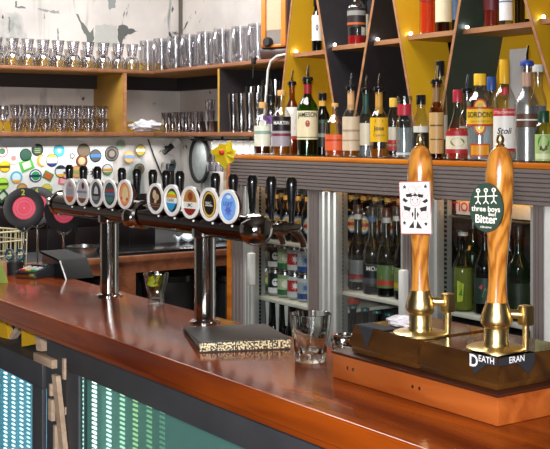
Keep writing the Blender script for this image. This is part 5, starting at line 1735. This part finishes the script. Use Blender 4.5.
xq = on_y(471, 1.195).x
yq = on_x(533, -1.150).y
pc = thing('pennant_cloth', 'black pennant cloth with white capital lettering draped round the corner of the hand pump box', 'cloth', (-1.150, 1.195, ZH))
M_CLOTH = principled('black_cloth', '#1b1c22', 0.8)
zt = 0.0012
fl = MB()
vv = [fl.bm.verts.new(c) for c in ((xq + 1.150, -0.003, zt + 0.001), (0.003, -0.003, zt + 0.001), (0.003, yq - 1.195, zt + 0.001), (-0.006, yq - 1.195, zt + 0.001), (-0.006, 0.006, zt + 0.001), (xq + 1.150, 0.006, zt + 0.001))]
fl.bm.faces.new(vv)
bmesh.ops.solidify(fl.bm, geom=fl.bm.faces[:], thickness=0.001)
fl.build('flat_strip', M_CLOTH, pc)
w1, w2 = xq + 1.150, yq - 1.195
RZ = Matrix.Rotation(math.pi / 2, 4, 'Z')
MB().prism([(w1, zt), (0.003, zt), (0.003, -0.010), (w1 + 0.036, -0.012), (w1 + 0.012, -0.030), (w1, -0.012)], -0.0042, -0.0028).build('hanging_point', M_CLOTH, pc)
MB().prism([(0.0, zt), (w2, zt), (w2, -0.012), (w2 - 0.014, -0.030), (w2 - 0.036, -0.012), (0.0, -0.010)], -0.0042, -0.0028, RZ).build('hanging_point', M_CLOTH, pc)
mw = paint('#e6e6ea', 0.6)
flat_text('D', 0.026, mw, pc, 0, M=Matrix.Translation((w1 + 0.010, -0.0046, -0.0105)))
flat_text('EATH', 0.0135, mw, pc, 0, M=Matrix.Translation((w1 + 0.037, -0.0046, -0.0042)))
flat_text('ERAN', 0.0135, mw, pc, 0, M=Matrix.Translation((0.0046, w2 * 0.48, -0.0042)) @ RZ)
pennant('black pennant cloth with crumpled end on the hand pump box beside the jar', -1.492, -1.419, (1.199, 1.232), '', [(-1.462, 0.02, 0.034)])
cr = MB()
bmesh.ops.create_icosphere(cr.bm, subdivisions=3, radius=1.0)
for v in cr.bm.verts:
    d = v.co.normalized()
    f = 1 + 0.35 * mnoise.noise(d * 2.6 + Vector((4, 1, 2)))
    v.co = Vector((d.x * 0.032 * f, d.y * 0.022 * f, max(-0.0085, d.z * 0.011 * f)))
tag(cr.build('crumpled_foil', paint('#b8b4bc', 0.35), None, (-1.435, 1.262, ZH + 0.0095), 0.4), 'crumpled silver grey wrapper on the pump box beside the jar', 'wrapper')
tag(MB().lathe([(0, 0), (0.012, 0), (0.013, 0.006), (0.010, 0.008), (0, 0.008)], 18).build('bottle_cap', paint('#d0902a', 0.35), None, (-1.475, 1.292, ZH + 0.0006)), 'orange cap lying at the back of the pump box', 'cap')

# ================================================================ things standing on the bar
ZBT = ZB + 0.0004


def tumbler(name, label, loc, outer, wall, base, facets, fz, depth_, mat=None):
    inner = [(r - wall * (1.5 if z < fz else 1.0), z) for r, z in outer if z > base]
    prof = [(0, outer[0][1] + 0.002), (outer[0][0] * 0.8, outer[0][1])] + outer + [(outer[-1][0] - wall * 0.5, outer[-1][1] + 0.0008)] + inner[::-1] + [(inner[0][0] * 0.8, base), (0, base)]
    mb = MB().lathe(prof, 80)
    for v in mb.bm.verts:
        r = math.hypot(v.co.x, v.co.y)
        if v.co.z < fz and r > outer[0][0] * 0.85 and r > 0.012:
            a = math.atan2(v.co.y, v.co.x)
            g = 1 - depth_ * abs(math.sin(a * facets / 2)) ** 0.7 * min(1, (fz - v.co.z) / (0.25 * fz)) * min(1, v.co.z / 0.006)
            v.co.x *= g
            v.co.y *= g
    o = mb.build(name, mat or M_TUMBLER, None, loc)
    return tag(o, label, 'glass')


g0 = on_z(310.5, 360.5, ZBT)
tumbler('rocks_glass', 'empty heavy rocks glass with fluted base standing alone on the bar', g0,
        [(0.0300, 0.0), (0.0318, 0.004), (0.0325, 0.012), (0.0335, 0.03), (0.0345, 0.043), (0.0362, 0.052), (0.0385, 0.07), (0.0405, 0.0905)], 0.0026, 0.017, 10, 0.046, 0.06)
g1 = on_z(156, 304.3, ZBT)
tumbler('flared_shot_glass', 'small flared glass holding yellow scraps between the font columns', g1,
        [(0.0215, 0.0), (0.0225, 0.004), (0.0215, 0.012), (0.0220, 0.026), (0.0245, 0.040), (0.0285, 0.056), (0.0325, 0.080)], 0.0024, 0.016, 8, 0.04, 0.07, thin_glass('small_glass', (0.92, 0.94, 0.93, 1), (0.5, 0.54, 0.52, 1), 0.12, 0.8, 0.06, 1.8))
sc = MB()
for i in range(6):
    a = i * 1.05
    r_ = 0.011
    q = [(0, 0), (0.017, -0.009), (0.025, 0.003), (0.015, 0.012)]
    v = [sc.bm.verts.new((u * math.cos(a) - w * math.sin(a), u * math.sin(a) + w * math.cos(a), 0.005 * math.sin(2.3 * i) + (0.008 if k in (1, 2) else 0))) for k, (u, w) in enumerate(q)]
    sc.bm.faces.new(v)
bmesh.ops.solidify(sc.bm, geom=sc.bm.faces[:], thickness=0.0015)
Mt = Matrix.Rotation(0.7, 4, 'X')
bmesh.ops.transform(sc.bm, matrix=Mt, verts=sc.bm.verts[:])
tag(sc.build('paper_scrap', paint('#e2ea3a', 0.6), None, (g1.x, g1.y, ZBT + 0.058)), 'bright yellow-green paper flower stuffed into the small flared glass', 'decoration')

jp = on_z(344, 352, ZBT)
jr = thing('glass_jar', 'small round glass jar with chrome rim beside the pump plinth', 'jar', jp)
MB().lathe([(0, 0), (0.019, 0), (0.023, 0.004), (0.024, 0.014), (0.021, 0.022), (0.0195, 0.022), (0.022, 0.014), (0.020, 0.006), (0, 0.006)], 28).build('jar_body', M_TUMBLER, jr)
MB().lathe([(0.0215, 0.0225), (0.0262, 0.0225), (0.0265, 0.031), (0.024, 0.0345), (0.0212, 0.0345), (0.0205, 0.030), (0.0205, 0.0225), (0.0215, 0.0225)], 28).build('rim', M_CHROME, jr)

# menu folder
def menu():
    t = thing('menu_folder', 'dark wedge-shaped menu folder with patterned cream spine on the bar', 'menu', (-1.866, 1.10, ZBT), math.atan2(0.171, 0.069))
    L, W2, T = 0.186, 0.245, 0.0215
    cov = scarred('dark_leatherette', '#15100e', '#2c2420', 90)
    b = cov.node_tree.nodes['Principled BSDF']
    b.inputs['Roughness'].default_value = 0.42

    def slab(y0, z0a, z0b, y1, z1a, z1b, name, mat, x0=0.0, x1=L):
        mb = MB()
        v = [mb.bm.verts.new(c) for c in ((x0, y0, z0a), (x1, y0, z0a), (x1, y0, z0b), (x0, y0, z0b), (x0, y1, z1a), (x1, y1, z1a), (x1, y1, z1b), (x0, y1, z1b))]
        for f in ((0, 1, 2, 3), (5, 4, 7, 6), (0, 4, 5, 1), (3, 2, 6, 7), (0, 3, 7, 4), (1, 5, 6, 2)):
            mb.bm.faces.new([v[i] for i in f])
        return mb.build(name, mat, t)
    slab(0.0035, 0.0, 0.003, W2, 0.0, 0.003, 'back_cover', cov)
    slab(0.004, 0.0032, T - 0.0032, W2 - 0.006, 0.0032, 0.0062, 'pages', paint('#8a8478'), 0.004, L - 0.004)
    slab(0.0035, T - 0.003, T, W2, 0.0064, 0.0094, 'front_cover', cov)
    m = bpy.data.materials.new('damask_spine')
    m.use_nodes = True
    nt = m.node_tree
    bs_ = nt.nodes['Principled BSDF']
    bs_.inputs['Roughness'].default_value = 0.5
    tc = nt.nodes.new('ShaderNodeTexCoord')
    vo = nt.nodes.new('ShaderNodeTexNoise')
    vo.inputs['Scale'].default_value = 230
    vo.inputs['Detail'].default_value = 2
    nt.links.new(tc.outputs['Object'], vo.inputs['Vector'])
    mr = nt.nodes.new('ShaderNodeMapRange')
    mr.inputs[1].default_value, mr.inputs[2].default_value = 0.47, 0.54
    nt.links.new(vo.outputs['Fac'], mr.inputs[0])
    mx = nt.nodes.new('ShaderNodeMix')
    mx.data_type = 'RGBA'
    mx.inputs[6].default_value, mx.inputs[7].default_value = lin('#2a1f18'), lin('#d8c49a')
    nt.links.new(mr.outputs[0], mx.inputs[0])
    nt.links.new(mx.outputs[2], bs_.inputs['Base Color'])
    MB().box((0, 0, 0.0), (L, 0.0035, T), 0.001).build('spine', m, t)
    band = MB()
    for u in (0.0355, 0.0725, 0.111, 0.149):
        band.box((u - 0.001, -0.0006, 0.002), (u + 0.001, 0.0006, T - 0.002))
    band.box((0, -0.0006, 0.0), (L, 0.0004, 0.0024)).box((0, -0.0006, T - 0.0024), (L, 0.0004, T))
    band.build('spine_border', M_MATBLACK, t)


menu()

# card terminal
tm = thing('card_terminal', 'small dark card payment terminal with coloured keys on the bar', 'card terminal', (-3.16, 1.213, ZBT), math.atan2(0.042, 0.07))
b = MB()
v = [b.bm.verts.new(c) for c in ((0, 0, 0), (0.078, 0, 0), (0.078, 0.15, 0), (0, 0.15, 0), (0, 0.0, 0.022), (0.078, 0.0, 0.022), (0.078, 0.15, 0.036), (0, 0.15, 0.036))]
for f in ((3, 2, 1, 0), (4, 5, 6, 7), (0, 1, 5, 4), (1, 2, 6, 5), (2, 3, 7, 6), (3, 0, 4, 7)):
    b.bm.faces.new([v[i] for i in f])
bmesh.ops.bevel(b.bm, geom=b.bm.edges[:], offset=0.004, segments=2, affect='EDGES')
tm.scale = (1, 0.66, 1)
b.build('case', principled('graphite_plastic', '#34363a', 0.25, 0, 0.4), tm)
zk = lambda y: 0.022 + 0.014 * y / 0.15
MB().box((0.006, -0.0012, 0.004), (0.072, 0.001, 0.017), 0.002).build('front_strip', M_CHROME, tm)
for i, c in enumerate(('#c8281e', '#e0b02a', '#1f9a4a')):
    MB().box((0.010 + 0.021 * i, 0.012, zk(0.012)), (0.027 + 0.021 * i, 0.024, zk(0.024) + 0.003), 0.001).build('key', paint(c, 0.4), tm)
for r_ in range(3):
    for i in range(3):
        MB().box((0.012 + 0.021 * i, 0.032 + 0.016 * r_, zk(0.03 + 0.016 * r_)), (0.026 + 0.021 * i, 0.042 + 0.016 * r_, zk(0.042 + 0.016 * r_) + 0.003), 0.001).build('key', paint('#c8c8c6', 0.4), tm)
MB().box((0.010, 0.095, zk(0.095) + 0.001), (0.068, 0.135, zk(0.135) + 0.001), 0.001).build('display', principled('terminal_display', '#20262a', 0.1), tm)

# till display tilted on a wedge stand at the back of the bar
tdx = on_y(66, 1.352).x
td = thing('till_display', 'black till display lying back on a wedge stand behind the card terminal', 'till display', (tdx, 1.352, ZBT), 0.0)
pts = [(-0.135, 0.0), (0.050, 0.0), (0.006, 0.046), (-0.01, 0.050), (-0.135, 0.062)]
MB().prism(pts, -0.022, 0.06).build('wedge_stand', M_BLACK, td)
MB().prism([(-0.14, 0.0625), (-0.01, 0.0505), (0.0065, 0.0465), (0.0505, 0.0), (0.060, 0.0), (0.012, 0.052), (-0.008, 0.057), (-0.14, 0.069)], -0.027, 0.065).build('screen', principled('screen_glass', '#090a0b', 0.7, spec=0.2), td)
MB().prism([(0.0125, 0.0515), (0.060, 0.0), (0.062, 0.0), (0.0145, 0.0525)], -0.028, -0.024).build('bright_edge', M_ALU, td)

# scissors in a small black pot
pp = on_z(15, 274, ZBT)
pot = tag(MB().lathe([(0, 0), (0.024, 0), (0.026, 0.038), (0.0235, 0.038), (0.022, 0.004), (0, 0.004)], 24).build('pen_pot', M_MATBLACK, None, pp), 'small black pot holding scissors at the bar end', 'pot')
sx_ = thing('scissors', 'scissors with teal handles standing in the small black pot', 'scissors', (pp.x, pp.y, ZBT + 0.0055), 0.9)
M_TEALP = principled('teal_plastic', '#1f4a5a', 0.3)
for s in (-1, 1):
    pr_ = [(s * 0.017 + 0.012 * math.cos(2 * math.pi * i / 16), 0.0, 0.055 + 0.016 * math.sin(2 * math.pi * i / 16)) for i in range(17)]
    MB().tube(pr_, 0.004, 8).build('finger_loop', M_TEALP, sx_)
MB().box((-0.004, -0.001, 0.0), (0.001, 0.001, 0.042)).box((-0.001, 0.001, 0.0), (0.004, 0.003, 0.042)).build('blades', M_STEEL, sx_)
# green napkin
np_ = MB()
v = [np_.bm.verts.new(c) for c in ((-0.03, 0, 0), (0.016, 0.0, 0), (0.008, 0.01, 0.04), (-0.012, 0.012, 0.075), (-0.03, 0.02, 0), (0.016, 0.02, 0))]
for f in ((0, 1, 2, 3), (5, 4, 3, 2), (0, 3, 4), (1, 5, 2), (4, 5, 1, 0)):
    np_.bm.faces.new([v[i] for i in f])
q = on_z(0, 283, ZBT)
tag(np_.build('paper_napkin', paint('#8fa24a', 0.7), None, q, 0.7), 'yellow-green folded napkin standing at the bar end beside the pot', 'napkin')

# record-shaped table numbers on chrome stands
def record(px, py, num, label, dd, rot, r=0.076):
    rx, ry, rz = ray(px, py)
    c = Vector((rx * dd, ry * dd, CAM_Z + rz * dd))
    t = thing('record_sign', label, 'table number', (c.x, c.y, 0.8505), facing(c) + rot, 'record table numbers on chrome stands')
    zc = c.z - 0.8505
    M_ = Matrix.Translation((0, 0, zc)) @ Matrix.Rotation(math.pi / 2, 4, 'X')
    rec = MB().lathe([(0, 0), (r, 0), (r, 0.0015), (r - 0.004, 0.002), (r * 0.58, 0.002), (r * 0.55, 0.0016), (0, 0.0016)], 48, M_).build('record', principled('vinyl', '#141215', 0.4), t)
    MB().lathe([(0, 0.0018), (r * 0.56, 0.0018), (r * 0.56, 0.0026), (0, 0.0026)], 40, M_).build('paper_label', paint('#ee4d6c', 0.5), rec)
    pr_ = MB()
    for r0, r1 in ((0.46, 0.48), (0.33, 0.36), (0.0, 0.05)):
        pr_.ring(max(r * r0, 0.0005), r * r1, -0.0027, -0.0031, 30, 0, zc)
    pr_.build('print', paint('#e88a96', 0.5), rec)
    flat_text(num, 0.030, paint('#b6c62a', 0.5), rec, 0.0032, -0.004, zc + r * 0.76)
    MB().tube([(0, 0.006, 0.004), (0, 0.006, zc - r + 0.002)], 0.0042, 10).build('pole', M_CHROME, t)
    MB().lathe([(0, 0), (0.042, 0), (0.04, 0.005), (0.008, 0.009), (0, 0.009)], 24, Matrix.Translation((0, 0.006, 0))).build('base', M_CHROME, t)
    cl_ = [(-0.030 + 0.060 * i / 10, -0.004, zc - r + 0.010 - 0.018 * (1 - ((i - 5) / 5) ** 2)) for i in range(11)]
    MB().tube(cl_, 0.0042, 8).build('clip', M_CHROME, t)


record(37.5, 206, '4', 'record table number four, half hidden behind number two', 4.25, 0.0)
record(24, 208, '2', 'record table number two with pink label on a chrome stand', 4.06, 0.15)
record(64, 211, '7', 'record table number seven with pink label beside the first tap badge', 4.06, 0.45, 0.080)

# cream wire basket on the staff ledge
wb = thing('wire_basket', 'cream wire basket behind the bar under the records', 'basket', (-4.10, 1.50, 0.8505), 0.25)
wm = principled('cream_wire', '#d8cfa8', 0.4)
hb_ = MB()
Wd, Dp = 0.17, 0.14
for z in (0.004, 0.10, 0.17, 0.225, 0.262):
    e = 1.0 + 0.08 * z / 0.26
    cs = [(-Wd / 2 * e, -Dp / 2 * e, z), (Wd / 2 * e, -Dp / 2 * e, z), (Wd / 2 * e, Dp / 2 * e, z), (-Wd / 2 * e, Dp / 2 * e, z)]
    for i in range(4):
        hb_.tube([cs[i], cs[(i + 1) % 4]], 0.0038 if z > 0.25 else 0.0028, 6)
for i in range(8):
    u = -Wd / 2 + Wd * i / 7
    for s in (-1, 1):
        hb_.tube([(u, s * Dp / 2, 0.004), (u * 1.08, s * Dp / 2 * 1.08, 0.262)], 0.0022, 5)
for i in range(1, 6):
    w_ = -Dp / 2 + Dp * i / 6
    for s in (-1, 1):
        hb_.tube([(s * Wd / 2, w_, 0.004), (s * Wd / 2 * 1.08, w_ * 1.08, 0.262)], 0.0022, 5)
hb_.build('wire_body', wm, wb)
